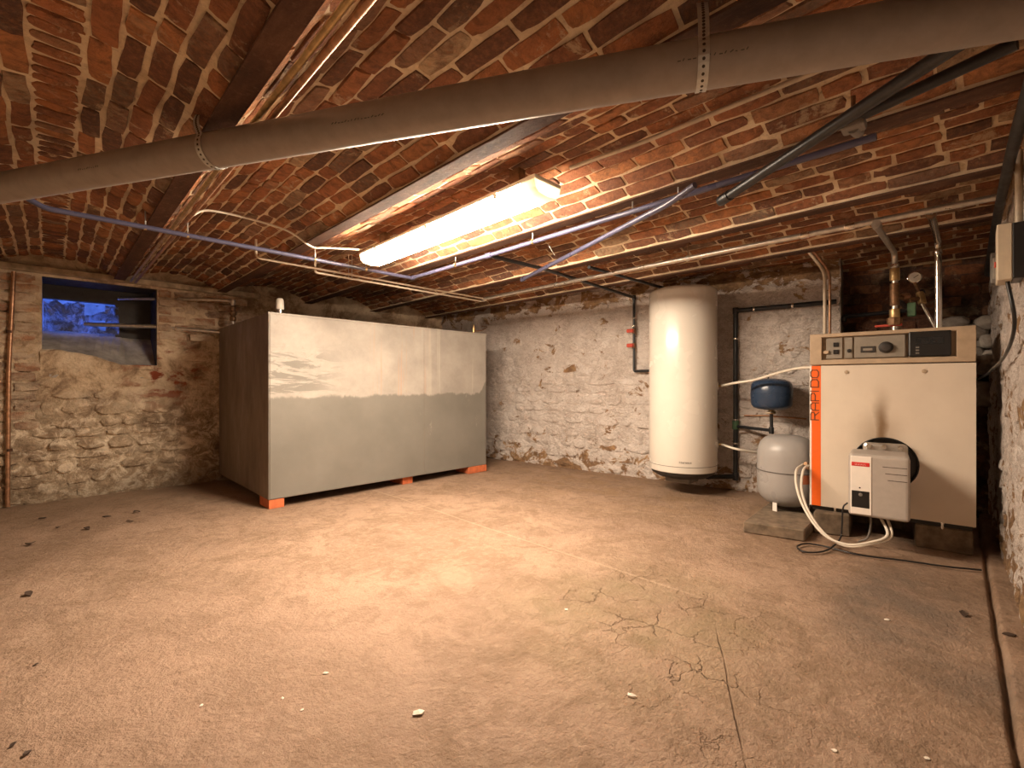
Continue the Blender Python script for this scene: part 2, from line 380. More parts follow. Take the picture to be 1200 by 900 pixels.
def lathe(prof, c=(0, 0, 0), axis='z', seg=32, bm=None):
    """prof: (radius, height) pairs; axis z or a direction vector"""
    bm = bm or bmesh.new(); c = Vector(c)
    ax = Vector((0, 0, 1)) if isinstance(axis, str) else Vector(axis).normalized()
    u = ax.orthogonal().normalized(); w = ax.cross(u); rings = []
    for r, h in prof:
        rings.append([bm.verts.new(c+ax*h+(u*math.cos(2*math.pi*j/seg)+w*math.sin(2*math.pi*j/seg))*max(r, 1e-4)) for j in range(seg)])
    for i in range(len(rings)-1):
        for j in range(seg): bm.faces.new((rings[i][j], rings[i][(j+1) % seg], rings[i+1][(j+1) % seg], rings[i+1][j]))
    bm.faces.new(rings[0][::-1]); bm.faces.new(rings[-1]); return bm
def stroke(bm, pts, w, h, f):
    """flat raised strokes (lettering); f maps (u, v, depth) to a point"""
    for (a, b) in zip(pts[:-1], pts[1:]):
        dx, dy = b[0]-a[0], b[1]-a[1]; L = math.hypot(dx, dy); ex, ey = dx/L*w/2, dy/L*w/2; nx, ny = -ey, ex
        q = [(a[0]-ex+nx, a[1]-ey+ny), (a[0]-ex-nx, a[1]-ey-ny), (b[0]+ex-nx, b[1]+ey-ny), (b[0]+ex+nx, b[1]+ey+ny)]
        lo = [bm.verts.new(f(x, y, 0)) for x, y in q]; hi = [bm.verts.new(f(x, y, h)) for x, y in q]
        bm.faces.new(hi)
        for i in range(4): bm.faces.new((lo[i], lo[(i+1) % 4], hi[(i+1) % 4], hi[i]))
    return bm
def nz(p, s, seed=0.0): return noise.noise(Vector(p)*s+Vector((seed, seed*1.7, -seed)))
def fb(p, s, seed=0.0): return nz(p, s, seed)+.5*nz(p, s*2.1, seed+3)+.25*nz(p, s*4.3, seed+9)

def rough(u, v, seed, a=1.0):
    r = abs(nz((u*1.0, v*1.5, seed), 9, seed)); q = abs(nz((u, v*1.2, seed+4), 22, seed+2))
    return a*(.014*fb((u, v, seed), 4.5, 1)-.05*max(0, .22-r)-.06*max(0, .2-q)+.006*nz((u, v, seed), 40)+.008)
# ------------------------------------------------------------------ masonry pieces
def brick_mesh(nx=3, ny=2, jit=.10, rough=.10, i=0):
    """unit brick, face towards +z at z=0, 1 x 1 in plan, sides down to z=-1 (scaled by the object)"""
    rnd = random.Random(100+i); bm = bmesh.new(); g = []
    for a in range(nx+1):
        row = []
        for b in range(ny+1):
            x, y = a/nx-.5, b/ny-.5; e = (a in (0, nx))+(b in (0, ny))
            x *= 1-.015*(e > 1); y *= 1-.05*(e > 1)
            x += rnd.uniform(-jit, jit)*.35/nx; y += rnd.uniform(-jit, jit)*.9/ny
            z = (-.20 if e > 1 else -.10 if e == 1 else 0)+rnd.uniform(-rough, rough)
            row.append(bm.verts.new((x, y, z)))
        g.append(row)
    for a in range(nx):
        for b in range(ny): bm.faces.new((g[a][b], g[a+1][b], g[a+1][b+1], g[a][b+1]))
    per = [g[a][0] for a in range(nx+1)]+[g[nx][b] for b in range(1, ny+1)]+[g[a][ny] for a in range(nx-1, -1, -1)]+[g[0][b] for b in range(ny-1, 0, -1)]
    low = [bm.verts.new((v.co.x*1.02, v.co.y*1.02, -1)) for v in per]; n = len(per)
    for i in range(n): bm.faces.new((per[i], low[i], low[(i+1) % n], per[(i+1) % n]))
    return bm
def piece_meshes(name, count, mat, **kw):
    out = []
    for i in range(count):
        bm = brick_mesh(i=i, **kw); bmesh.ops.recalc_face_normals(bm, faces=bm.faces); me = bpy.data.meshes.new(name)
        for f in bm.faces: f.smooth = True
        bm.to_mesh(me); bm.free(); me.set_sharp_from_angle(angle=math.radians(38)); me.materials.append(M[mat]); out.append(me)
    return out
BRICKS = piece_meshes('brick', 12, 'brick', jit=.14, rough=.07)
SOOTB = piece_meshes('brick', 6, 'brick_soot', jit=.15, rough=.08)
WASHB = piece_meshes('brick', 6, 'brick_washed', jit=.2, rough=.1)
def place(name, me, parent, mat4):
    o = bpy.data.objects.new(name, me); COL.objects.link(o); o.parent = parent; o.matrix_local = mat4; return o
def frame(x, y, z, loc, s):
    m = Matrix(((x.x*s[0], y.x*s[1], z.x*s[2], loc.x), (x.y*s[0], y.y*s[1], z.y*s[2], loc.y), (x.z*s[0], y.z*s[1], z.z*s[2], loc.z), (0, 0, 0, 1)))
    return m
def grid_surface(name, us, vs, f, mat, skip=None, parent=None):
    me = bpy.data.meshes.new(name); nv = len(vs)
    co = [f(u, v) for u in us for v in vs]; fc = []
    for i in range(len(us)-1):
        for j in range(nv-1):
            if skip and skip((us[i]+us[i+1])/2, (vs[j]+vs[j+1])/2): continue
            fc.append((i*nv+j, (i+1)*nv+j, (i+1)*nv+j+1, i*nv+j+1))
    me.from_pydata([tuple(c) for c in co], [], fc); me.update()
    for pl in me.polygons: pl.use_smooth = True
    return link(name, me, mat, parent)
def lin(a, b, step):
    n = max(1, round((b-a)/step)); return [a+(b-a)*i/n for i in range(n+1)]
def lines(*stops, step):
    out = []
    for a, b in zip(stops[:-1], stops[1:]): out += lin(a, b, step)[:-1]
    return out+[stops[-1]]

# ------------------------------------------------------------------ floor
YL = 4.98                                   # left wall
def wall_right_y(x): return -.205+.0275*x
def trench(x, y):
    d = y-(-.105+.018*x+.008*nz((x, 0, 0), 3)); return (-.03*max(0, 1-abs(d)/.011) if abs(d) < .011 else (.012*min(1, -d/.02) if d < 0 else 0))
floor = grid_surface('floor', lin(-1.4, 4.7, .04), lines(-.35, -.15, step=.05)[:-1]+lines(-.15, .02, step=.006)[:-1]+lines(.02, 5.1, step=.05),
    lambda x, y: (x, y, .006*fb((x, y, 0), 1.3, 4)+trench(x, y)), 'concrete_floor')
tag(floor, kind='structure')

# ------------------------------------------------------------------ ceiling: shallow brick vaults between steel beams
ZB = 1.75; NY0 = .75
SPANS = [(-1.20, -.40), (-.34, .365), (.425, 1.09), (1.15, 1.895), (1.955, 2.65), (2.71, 3.40), (3.46, 4.42)]
BEAMS = [(-.40, -.34), (.365, .425), (1.09, 1.15), (1.895, 1.955), (2.65, 2.71), (3.40, 3.46)]
def in_view(p):
    q = project(p); return q and -60 < q[0] < 1260 and -60 < q[1] < 600
for vi, (x0, x1) in enumerate(SPANS):
    s = x1-x0+.02; rise = .105; R = (s*s/4+rise*rise)/(2*rise); th = math.asin(s/2/R); xc = (x0+x1)/2; zc = ZB+.016+rise-R
    Rm = R+.008                                         # mortar bed
    nu = 26
    sh = grid_surface('ceiling', [-th*1.05+2.1*th*i/nu for i in range(nu+1)], lin(-.35, 5.12, .035),
        lambda a, y: (xc+(Rm+.0030*fb((xc+a*R, y, 0), 11, 2))*math.sin(a), y, zc+(Rm+.0030*fb((xc+a*R, y, 0), 11, 2))*math.cos(a)), 'mortar')
    tag(sh, kind='structure')
    arc = 2*th*R; nc = max(8, round(arc/.066)); key = (vi == 1)
    courses = []
    if key:
        side = (arc-.115)/2; n1 = round(side/.066)
        for c in range(n1): courses.append((-th*R+side*(c+.5)/n1, side/n1, False))
        courses.append((0, .115, True))
        for c in range(n1): courses.append((.0575+side*(c+.5)/n1, side/n1, False))
    else:
        for c in range(nc): courses.append((-th*R+arc*(c+.5)/nc, arc/nc, False))
    cand = []
    for ci, (sarc, cw, thin) in enumerate(courses):
        y = -.36-(ci % 2)*.11+random.uniform(-.03, .03)
        while y < 5.08:
            L = random.uniform(.038, .06) if thin else (random.choice((.10, .12)) if random.random() < .13 else random.uniform(.19, .235))
            gap = random.uniform(.010, .018)
            a = sarc/R+random.uniform(-.003, .003)
            rad = Vector((math.sin(a), 0, math.cos(a))); yc = y+L/2
            pr = random.uniform(-.002, .006)
            if vi == 6 and xc+R*math.sin(a) > backx(yc)+(.4 if yc < NY0 else .06): y += L+gap; continue
            loc = Vector((xc, yc, zc))+rad*(R-pr)
            yax = Vector((0, 1, 0)); zax = -rad; xax = yax.cross(zax).normalized()
            tw = random.uniform(-.035, .035)
            xa = xax*math.cos(tw)+yax*math.sin(tw); ya = yax*math.cos(tw)-xax*math.sin(tw)
            sc = (cw-random.uniform(.009, .017), L, .032)
            e1 = project(loc-ya*L/2); e2 = project(loc+ya*L/2); s1 = project(loc-xa*sc[0]/2); s2 = project(loc+xa*sc[0]/2)
            px = 0
            if e1 and e2 and s1 and s2 and in_view(loc):
                ex, ey = e2[0]-e1[0], e2[1]-e1[1]; sx, sy = s2[0]-s1[0], s2[1]-s1[1]
                area = abs(ex*sy-ey*sx); ln = max(math.hypot(ex, ey), math.hypot(sx, sy)); px = area if (ln >= 13 and area > 75) else 0
            cand.append((px, frame(ya, -xa, zax, loc, (sc[1], sc[0], sc[2])) if False else frame(xa, ya, zax, loc, sc)))
            y += L+gap
    cand.sort(key=lambda c: -c[0])
    far = bmesh.new()
    for i, (px, mt) in enumerate(cand):
        # the unit mesh is longest along its x: turn it so that the long axis follows the course
        m2 = mt @ Matrix.Rotation(math.radians(90), 4, 'Z')
        if px > 0 and i < 300: place('brick', BRICKS[i % 12], sh, m2)
        else:
            me = BRICKS[i % 12]; off = len(far.verts); base = [far.verts.new(m2 @ v.co) for v in me.vertices]
            for pl in me.polygons: far.faces.new([base[j] for j in pl.vertices]).smooth = True
    o = obj('distant_bricks', far, 'brick_far', sh, True); o['kind'] = 'stuff'
slabtop = obj('ceiling', B((-1.45, -.5, 1.97), (4.9, 5.3, 2.05)), 'mortar'); tag(slabtop, kind='structure')
beam_lab = ['dark rusty steel ceiling beam set in brick behind the pair of brass pipes', 'dark rusty steel ceiling beam beside the pair of brass pipes',
    'rusty steel ceiling beam between the brass pipes and the glowing lamp', 'rusty steel ceiling beam carrying the violet plastic pipe',
    'rusty steel ceiling beam between the violet pipe and the shiny heating pipe', 'rusty steel ceiling beam close to the whitewashed wall above the water heater']
for (a, b), lb in zip(BEAMS, beam_lab):
    c = (a+b)/2; e = empty('steel_beam', (c, 2.4, ZB), 0, lb, 'beam', 'steel ceiling beams')
    bm = B((a-c-.006, -2.75, 0), (b-c+.006, 2.66, .009), .002)
    obj('flange', bm, 'rusty_steel', e)
    obj('web', B((-.006, -2.75, .008), (.006, 2.66, .16)), 'rusty_steel', e)
    obj('mortar_haunch', B((a-c+.004, -2.75, .009), (b-c-.004, 2.66, .07)), 'mortar', e)

# ------------------------------------------------------------------ rubble and brick walls
def stone_mesh(i):
    rnd = random.Random(500+i); bm = bmesh.new(); n = 9; rings = []
    ph = rnd.uniform(0, 6.28)
    outl = []
    for j in range(n):
        a = 2*math.pi*j/n+rnd.uniform(-.2, .2); p = 3.2; cx, sx = math.cos(a), math.sin(a)
        r = .5*(abs(cx)**p+abs(sx)**p)**(-1/p)*rnd.uniform(.86, 1.04); outl.append((r*cx, r*sx))
    tilt = (rnd.uniform(-.5, .5), rnd.uniform(-.5, .5))
    for s, z in ((1.03, -1), (.97, -.12), (.72, .0)):
        rings.append([bm.verts.new((x*s, y*s, z+(0 if z == -1 else tilt[0]*x*s+tilt[1]*y*s+rnd.uniform(-.10, .10)))) for x, y in outl])
    for k in (0, 1):
        for j in range(n): bm.faces.new((rings[k][j], rings[k][(j+1) % n], rings[k+1][(j+1) % n], rings[k+1][j]))
    c = bm.verts.new((0, 0, rnd.uniform(-.03, .12)))
    for j in range(n): bm.faces.new((rings[2][j], rings[2][(j+1) % n], c))
    return bm
def stone_set(mat):
    out = []
    for i in range(14):
        bm = stone_mesh(i); bmesh.ops.recalc_face_normals(bm, faces=bm.faces); me = bpy.data.meshes.new('stone')
        for f in bm.faces: f.smooth = True
        bm.to_mesh(me); bm.free(); me.materials.append(M[mat]); out.append(me)
    return out
WSTONES, LSTONES, GSTONES = stone_set('whitewash'), stone_set('stained_plaster'), stone_set('stone_grey')
def lay_stones(parent, meshes, u0, u1, z0, z1, P, uax, nrm, ok=lambda u, z: True, rnd=None, hh=(.07, .15), ll=(.12, .34), prot=(.004, .022), limit=290):
    rnd = rnd or random.Random(3); z = z0; cnt = 0; zup = Vector((0, 0, 1)); row = 0
    while z < z1-.03:
        h = min(rnd.uniform(*hh), z1-z); u = u0-rnd.uniform(0, .15)
        while u < u1:
            L = rnd.uniform(*ll); hj = h*rnd.uniform(.8, 1.05)
            if ok(u+L/2, z+h/2) and u+L*.5 < u1 and cnt < limit and rnd.random() < .93:
                a = rnd.uniform(-.06, .06); ua = uax*math.cos(a)+zup*math.sin(a); va = zup*math.cos(a)-uax*math.sin(a)
                loc = P(u+L/2, z+h/2)+nrm*rnd.uniform(*prot)
                place('stone', meshes[rnd.randrange(14)], parent, frame(ua, va, nrm, loc, (L-.012, hj-.010, .04))); cnt += 1
            u += L
        z += h
# back wall (whitewashed rubble), skewed to the beams
NY = .70                                    # brick niche behind the boiler begins here
BU = Vector((-BS, 1, 0)).normalized()
def pback(y, z): return Vector((backx(y), y, z))
wb = grid_surface('wall_back', lin(NY, 5.1, .017), lin(-.05, 1.99, .017), lambda y, z: pback(y, z)+BN*rough(y, z, 1), 'whitewash'); tag(wb, kind='structure')
lay_stones(wb, WSTONES, NY+.16, 4.95, .0, 1.86, pback, BU, BN, rnd=random.Random(11), prot=(.003, .019), ok=lambda u, z: u > NY+.2)
nd = .24
pn = lambda y, z: pback(y, z)-BN*nd
wn = grid_surface('wall_niche', lin(-.3, NY, .05), lin(-.05, 1.99, .05), lambda y, z: pn(y, z)+BN*.008*fb((y, z, 4), 6, 1), 'brick_soot'); tag(wn, kind='structure')
rev = bmesh.new(); a, b = pback(NY, 0), pn(NY, 0)
prism(rev, [(a.x-.012, a.y), (b.x+.06, b.y), (b.x+.06, b.y+.05), (a.x+.03, a.y+.05)], -.05, 1.99)
tag(obj('wall_niche_side', rev, 'stone_grey'), kind='structure')
rnd = random.Random(21); z = .86; row = 0
while z < 1.86:
    y = -.18-(row % 2)*.11
    while y < NY-.02:
        L = rnd.uniform(.19, .225); yc = min(y+L/2, NY-.06)
        hole = (.02 < yc-.12 < .22 and 1.45 < z < 1.66)
        if not hole:
            place('brick', SOOTB[rnd.randrange(6)], wn, frame(BU, Vector((0, 0, 1)), BN, pn(yc, z+.03)+BN*rnd.uniform(.006, .028), (L-.012, .062, .04)))
        y += L+.004
    z += .074; row += 1
for (px, py, L, h, off) in [(1120, 378, .16, .09, .20), (1140, 388, .16, .12, .24), (1156, 378, .12, .10, .24), (1136, 418, .2, .17, .26), (1157, 424, .14, .17, .27), (1148, 462, .18, .18, .25), (1160, 398, .1, .1, .28)]:
    v = ray(px, py); t = (BK+nd-off)/(v.x+BS*v.y); loc = O+v*t
    place('stone', GSTONES[int(px) % 14], wn, frame(BU, Vector((0, 0, 1)), BN, loc, (L, h, .22)))
# left wall with the window opening
WX0, WX1, WZ0, WZ1 = -.05, .645, 1.06, 1.715
pl = lambda x, z: Vector((x, YL, z)); LN = Vector((0, -1, 0)); LU = Vector((1, 0, 0))
inwin = lambda x, z: WX0 < x < WX1 and WZ0 < z < WZ1
wl = grid_surface('wall_left', lines(-1.35, WX0, WX1, 3.9, step=.022), lines(-.05, WZ0, WZ1, 1.99, step=.022),
    lambda x, z: pl(x, z)+LN*(rough(x, z, 7, 1.2) if not (WX0-.01 < x < WX1+.01 and WZ0-.01 < z < WZ1+.01) else 0), 'stained_plaster', inwin)
tag(wl, kind='structure')
brz = lambda x, z: (x < WX0-.0 and .55 < z) or (x > WX1 and z > 1.22)
lay_stones(wl, LSTONES, -.42, 1.5, .0, 1.72, pl, LU, LN, rnd=random.Random(5), prot=(.004, .022), hh=(.07, .14), ll=(.10, .30),
    ok=lambda u, z: not brz(u, z) and not (WX0-.10 < u < WX1+.10 and WZ0-.05 < z))
rnd = random.Random(8); z = .56; row = 0
while z < 1.70:
    for (xa, xb) in ((-.42, WX0-.005), (WX1+.005, 1.35)):
        x = xa-(row % 2)*.11 if xa > 0 else xa-(row % 2)*.09
        while x < xb:
            x0_, x1_ = max(x, xa), min(x+.21, xb)
            if x1_-x0_ > .05 and (xa < 0 or z > 1.22):
                place('brick', WASHB[rnd.randrange(6)], wl, frame(LU, Vector((0, 0, 1)), LN, pl((x0_+x1_)/2, z+.03)+LN*rnd.uniform(.012, .027), (x1_-x0_-.014, .060, .05)))
            x += .222
    z += .073; row += 1
# right wall and the walls behind the camera
pr_ = lambda x, z: Vector((x, wall_right_y(x), z)); RN = Vector((-.0275, 1, 0)).normalized(); RU = Vector((1, .0275, 0)).normalized()
wr = grid_surface('wall_right', lin(-1.35, 4.75, .03), lin(-.05, 1.99, .03), lambda x, z: pr_(x, z)+RN*rough(x, z, 2, .8), 'whitewash'); tag(wr, kind='structure')
lay_stones(wr, WSTONES, 1.3, 4.1, .02, 1.74, pr_, RU, RN, rnd=random.Random(31), prot=(-.006, .010))
wk = grid_surface('wall_rear', lin(-.4, 5.1, .06), lin(-.05, 1.99, .06), lambda y, z: Vector((-1.2+.012*fb((y, z, 3), 4, 2), y, z)), 'stained_plaster'); tag(wk, kind='structure')
# window reveal, sill, head, torn plastic
wd = .42
def wbox(name, a, b, m): return tag(obj(name, B(a, b), m), kind='structure')
w1 = empty('window_1', ((WX0+WX1)/2, YL, WZ0)); w1['kind'] = 'structure'
wc = Vector(((WX0+WX1)/2, YL, WZ0))
def wp(name, a, b, m, bevel=0): return obj(name, B(Vector(a)-wc, Vector(b)-wc, bevel), m, w1)
wp('reveal', (WX0-.10, YL+.025, WZ0-.1), (WX0, YL+wd, WZ1+.1), 'concrete_sill')
wp('reveal', (WX1, YL+.025, WZ0-.1), (WX1+.10, YL+wd, WZ1+.1), 'dark_base')  # right reveal, head, lintel and jamb near-black: recess shade put into the colour
wp('head', (WX0, YL+.02, WZ1), (WX1, YL+wd, WZ1+.1), 'dark_base')
wp('back_lintel', (WX0, YL+wd-.06, 1.60), (WX1, YL+wd, WZ1), 'dark_base')
wp('back_jamb', (.40, YL+wd-.06, 1.2), (WX1, YL+wd, 1.60), 'dark_base')
bm = bmesh.new(); us = lin(WX0, WX1, .05)
prev = None
for u in us:                                 # sloping sill with a ragged plaster edge that sags to the right
    t = (u-WX0)/(WX1-WX0); zf = 1.165-.14*(t/.75 if t < .75 else 1)**2+.008*nz((u, 0, 0), 14); 
    ring = [bm.verts.new(Vector(q)-wc) for q in ((u, YL+.012, zf-.010), (u, YL+.016, zf+.004), (u, YL+.10, zf+.05), (u, YL+wd, 1.36), (u, YL+wd, .95), (u, YL+.012, .95))]
    if prev:
        for i in range(6): bm.faces.new((prev[i], ring[i], ring[(i+1) % 6], prev[(i+1) % 6]))
    else: bm.faces.new(ring)
    prev = ring
bm.faces.new(prev[::-1]); obj('sill', bm, 'concrete_sill', w1)
bm = bmesh.new(); prev = None               # wall plaster up to the ragged lower edge of the opening
for u in lin(WX0-.01, WX1+.01, .025):
    t = (u-WX0)/(WX1-WX0); zf = 1.165-.14*(min(1, max(0, t)/.75))**2+.008*nz((u, 0, 0), 14)
    col_ = [bm.verts.new(Vector((u, YL-.004-(.008 if 0 < j < 5 else 0)*(1+nz((u, j, 0), 9)), 1.02+(zf-1.02)*j/5))-wc) for j in range(6)]+[bm.verts.new(Vector((u, YL+.02, zf+.002))-wc)]
    if prev:
        for i in range(6): bm.faces.new((prev[i], col_[i], col_[i+1], prev[i+1]))
    prev = col_
obj('sill_plaster', bm, 'stained_plaster', w1, True)
sheet = grid_surface('plastic_sheet', lin(WX0+.005, .42, .006), lin(1.33, 1.61, .006),
    lambda x, z: Vector((x, YL+wd-.09+.035*fb((x, z, 5), 9, 1)-.10*max(0, (1.42-z)/.1)*max(0, .5+.5*math.sin(x*23)), z))-wc, 'torn_plastic',
    skip=lambda x, z: z > 1.575+.03*nz((x, 0, 0), 22) or (.20 < x < .33 and z > 1.50+.30*nz((x, z, 0), 11)-.5*(x-.26)), parent=w1)
lm = B((-.45, YL-.055, 1.735), (1.45, YL+.02, 1.785), .006, 1)
tag(obj('trim_1', lm, 'plank_pale'), kind='structure')
# the light shaft outside; its wall is raised to hide most of the sky
sh = bmesh.new(); box(sh, (-.7, YL+.80, .6), (1.2, YL+.9, 2.25)); tag(obj('wall_shaft', sh, 'concrete_sill'), kind='structure')

# ------------------------------------------------------------------ oil tank
tk = empty('oil_tank', (2.14, 4.245, 0), 0, 'large grey steel oil tank with two-tone worn paint standing on bricks', 'tank')
tx, ty, tz0, tz1 = 1.0425, .685, .068, 1.414
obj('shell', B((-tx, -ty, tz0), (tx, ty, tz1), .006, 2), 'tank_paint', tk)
obj('rim', B((-tx-.003, -ty-.004, tz1-.012), (tx+.003, -ty+.01, tz1+.003), .002), 'tank_paint', tk)
obj('weld_seam', T([(.28, -ty-.001, tz0+.02), (.28, -ty-.001, tz1-.02)], .003, 6), 'tank_paint', tk)
obj('corner_seam', T([(-tx+.012, -ty-.001, tz0+.01), (-tx+.012, -ty-.001, tz1-.01)], .004, 6), 'tank_paint', tk)
v = aty(328, 366, 3.72); vx, vy = v.x-2.14, 3.72-4.245
vp = obj('vent_pipe', lathe([(.017, 0), (.017, .055)], (vx, vy, tz1), seg=16), 'galvanised', tk, True, 40)
obj('vent_cap', lathe([(.019, .05), (.028, .052), (.030, .06), (.026, .125), (.018, .135), (.005, .138)], (vx, vy, tz1), seg=16), 'lamp_plastic', vp, True, 40)
v = aty(555, 389, 3.75); vx, vy = v.x-2.14, 3.75-4.245
fv = obj('valve', lathe([(.022, 0), (.022, .03), (.014, .034), (.014, .06), (.019, .062), (.019, .085), (.006, .09), (.006, .12)], (vx, vy, tz1), seg=14), 'brass', tk, True, 40)
obj('valve_pipe', T(fillet([(vx, vy, tz1+.05), (vx+.12, vy+.02, tz1+.06), (vx+.30, vy+.10, tz1+.13), (vx+.38, vy+.3, tz1+.16)], .08), .006, 8), 'copper', fv, True, 40)
v = aty(500, 388, 4.5); 
fl = obj('manhole_lid', lathe([(.2, 0), (.2, .02), (.19, .025), (.02, .03)], (.3, .1, tz1), seg=28), 'tank_paint', tk, True, 40)
for (x, y, rz, lb) in [(1.155, 3.625, 0, 'orange brick under the near front corner of the oil tank, beside the dirty end'), (2.27, 3.66, .05, 'orange brick under the middle of the oil tank front'),
                       (3.07, 3.62, .0, 'orange brick under the far front corner of the oil tank, beside the whitewashed wall')]:
    L = .24 if x > 3 else .105
    o = obj('brick', B((-L/2, -.06, 0), (L/2, .15, .067), .004, 2), 'orange_brick'); o.location = (x, y, 0); o.rotation_euler.z = rz
    tag(o, lb, 'brick', 'bricks under the oil tank')
for (x, lb) in [(1.42, 'orange brick under the back of the oil tank below the window pipes'), (3.0, 'orange brick under the back of the oil tank in the far corner')]:
    o = obj('brick', B((-.1, -.05, 0), (.1, .05, .067), .004, 2), 'orange_brick'); o.location = (x, 4.8, 0); tag(o, lb, 'brick', 'bricks under the oil tank')
# pipes from the tank out of the window
pu = empty('filler_pipe', (1.16, 4.72, tz1), 0, 'grey steel filler pipe with valve from tank top out of the window', 'pipe')
pc = Vector((1.16, 4.72, tz1))
obj('pipe', T([p-pc for p in fillet([(1.16, 4.72, tz1), (1.16, 4.72, 1.652), (.95, 4.84, 1.652), (.42, 5.32, 1.652)], .05)], .014, 12), 'galvanised', pu, True, 50)
obj('valve_body', lathe([(.02, .05), (.026, .06), (.026, .09), (.018, .10), (.03, .115), (.03, .135), (.018, .145), (.024, .155), (.024, .18), (.015, .19)], (0, 0, 0), seg=14), 'bronze_old', pu, True, 40)
obj('elbow', lathe([(.019, -.012), (.022, 0), (.019, .03)], (0, 0, .215), seg=12), 'galvanised', pu, True, 40)
pw = obj('vent_pipe', T([Vector((1.10, 4.90, 1.378)), Vector((.62, 5.03, 1.40)), Vector((.20, 5.30, 1.405))], .017, 12), 'galvanised', None, True, 50)
rebase(pw); tag(pw, 'grey steel pipe running from the tank side through the lower window opening', 'pipe')

# ------------------------------------------------------------------ water heater
hc = Vector((3.72, 1.71)); HR = .267; hz0, hz1 = .195, 1.68
RT = Vector((S2, -S2, 0))
wh = empty('water_heater', (hc.x, hc.y, hz0), 0, 'tall white enamel cylinder water heater hanging on the whitewashed wall', 'water heater')
H = hz1-hz0
obj('tank_body', lathe([(HR-.012, 0), (HR-.003, .004), (HR, .012), (HR, H-.03), (HR-.006, H-.012), (HR-.02, H-.003), (.05, H)], seg=64), 'white_enamel', wh, True, 40)
obj('bottom_ring', lathe([(HR+.0012, .052), (HR+.0012, .056)], seg=64), 'cover_grey', wh, True, 40)
obj('bottom_pan', lathe([(.10, -.075), (.20, -.05), (HR-.02, -.02), (HR-.015, .002)], seg=48), 'dark_base', wh, True, 50)
obj('heating_cover', B((-.12, -.11, -.10), (.07, .10, -.01), .015, 2), 'cover_grey', wh)
obj('wall_bracket', B((.18, -.12, 1.0), (.352, .12, 1.06), .004), 'galvanised', wh)
obj('wall_bracket', B((.18, -.12, .25), (.352, .12, .31), .004), 'galvanised', wh)
for i, zz in enumerate((.885, .412)):
    rtd = (RT+Vector((-.30, -.30, 0))).normalized()
    c = rtd*(HR-.006)+Vector((0, 0, zz-hz0+.0))
    g = obj('grommet', lathe([(.032, 0), (.034, .006), (.030, .012), (.016, .012)], c, rtd, 20), 'lamp_plastic', wh, True, 40)
    obj('grommet_hole', lathe([(.020, .010), (.020, .0135)], c, rtd, 18), 'black_plastic', g)
    obj('hose_nut', lathe([(.010, .012), (.010, .035), (.008, .035), (.008, .05)], c, rtd, 10), 'brass', g, True, 40)
# name plate on the heater: small unreadable dark marks
bm = bmesh.new(); fwd = Vector((-S2, -S2, 0)); 
def cyl(u, v, dep):
    a = u/HR; dr = fwd*math.cos(a)+RT*math.sin(a); return dr*(HR+dep)+Vector((0, 0, v))
rr = random.Random(2); u0 = -.118
for i in range(8):
    w = .009; h = .010 if i else .014; u = u0+i*.0115
    stroke(bm, [(u, .085), (u, .085+h)], .003, .0012, cyl); stroke(bm, [(u, .085+(h if i % 2 else h*.5)), (u+.006, .085+(h if i % 2 else h*.5))], .003, .0012, cyl)
    if i % 3: stroke(bm, [(u+.006, .085), (u+.006, .085+h)], .003, .0012, cyl)
obj('name_plate', bm, 'cover_grey', wh)

# ------------------------------------------------------------------ boiler
PL, PR = Vector((3.3175, .7115)), Vector((3.3925, -.0125)); bw = (PR-PL).length; brz_ = math.atan2(PR.y-PL.y, PR.x-PL.x)
bx_, by_ = Vector(((PR-PL).x, (PR-PL).y, 0)).normalized(), Vector((-(PR-PL).y, (PR-PL).x, 0)).normalized()
bo = Vector((PL.x, PL.y, 0))
boiler = empty('boiler', bo, brz_, 'cream floor-standing heating boiler with an orange side stripe on concrete blocks', 'boiler')
def bl(px, py, y=0.0):                         # pixel -> local x, z on the plane y of the boiler's front
    v = ray(px, py); n = by_; t = ((bo+by_*y-O).dot(n))/v.dot(n); p = O+v*t-bo; return p.dot(bx_), p.z
def bpt(px, py, y=0.0): x, z = bl(px, py, y); return Vector((x, y, z))
bz0, bzm, bz1 = .155, 1.017, 1.205
obj('body', B((.045, .05, bz0-.02), (bw-.03, .46, bz1-.01), .008), 'boiler_side', boiler)
hcx, hcz = bl(1037, 543); hr = .148
def holed(x0, x1, z0, z1, cx, cz, r, y0, y1):
    bm = bmesh.new(); n = 64; ins, out = [], []
    for i in range(n):
        a = 2*math.pi*i/n; c, s = math.cos(a), math.sin(a)
        t = min([((x1 if c > 0 else x0)-cx)/c if abs(c) > 1e-6 else 9, ((z1 if s > 0 else z0)-cz)/s if abs(s) > 1e-6 else 9])
        ins.append((cx+r*c, cz+r*s)); out.append([cx+t*c, cz+t*s])
    for corner in ((x0, z0), (x0, z1), (x1, z0), (x1, z1)):
        j = min(range(n), key=lambda i: math.hypot(out[i][0]-corner[0], out[i][1]-corner[1])); out[j] = list(corner)
    F = lambda q, y: bm.verts.new((q[0], y, q[1]))
    fi, fo, ki, ko = [F(q, y0) for q in ins], [F(q, y0) for q in out], [F(q, y1) for q in ins], [F(q, y1) for q in out]
    for i in range(n):
        j = (i+1) % n
        bm.faces.new((fi[i], fo[i], fo[j], fi[j])); bm.faces.new((ki[i], ki[j], ko[j], ko[i]))
        bm.faces.new((fi[i], fi[j], ki[j], ki[i])); bm.faces.new((fo[i], ko[i], ko[j], fo[j]))
    return bm
sx = bl(962, 500)[0]
obj('front_door', holed(sx, bw, bz0, bzm-.006, hcx, hcz, hr, 0, .05), 'cream_panel', boiler)
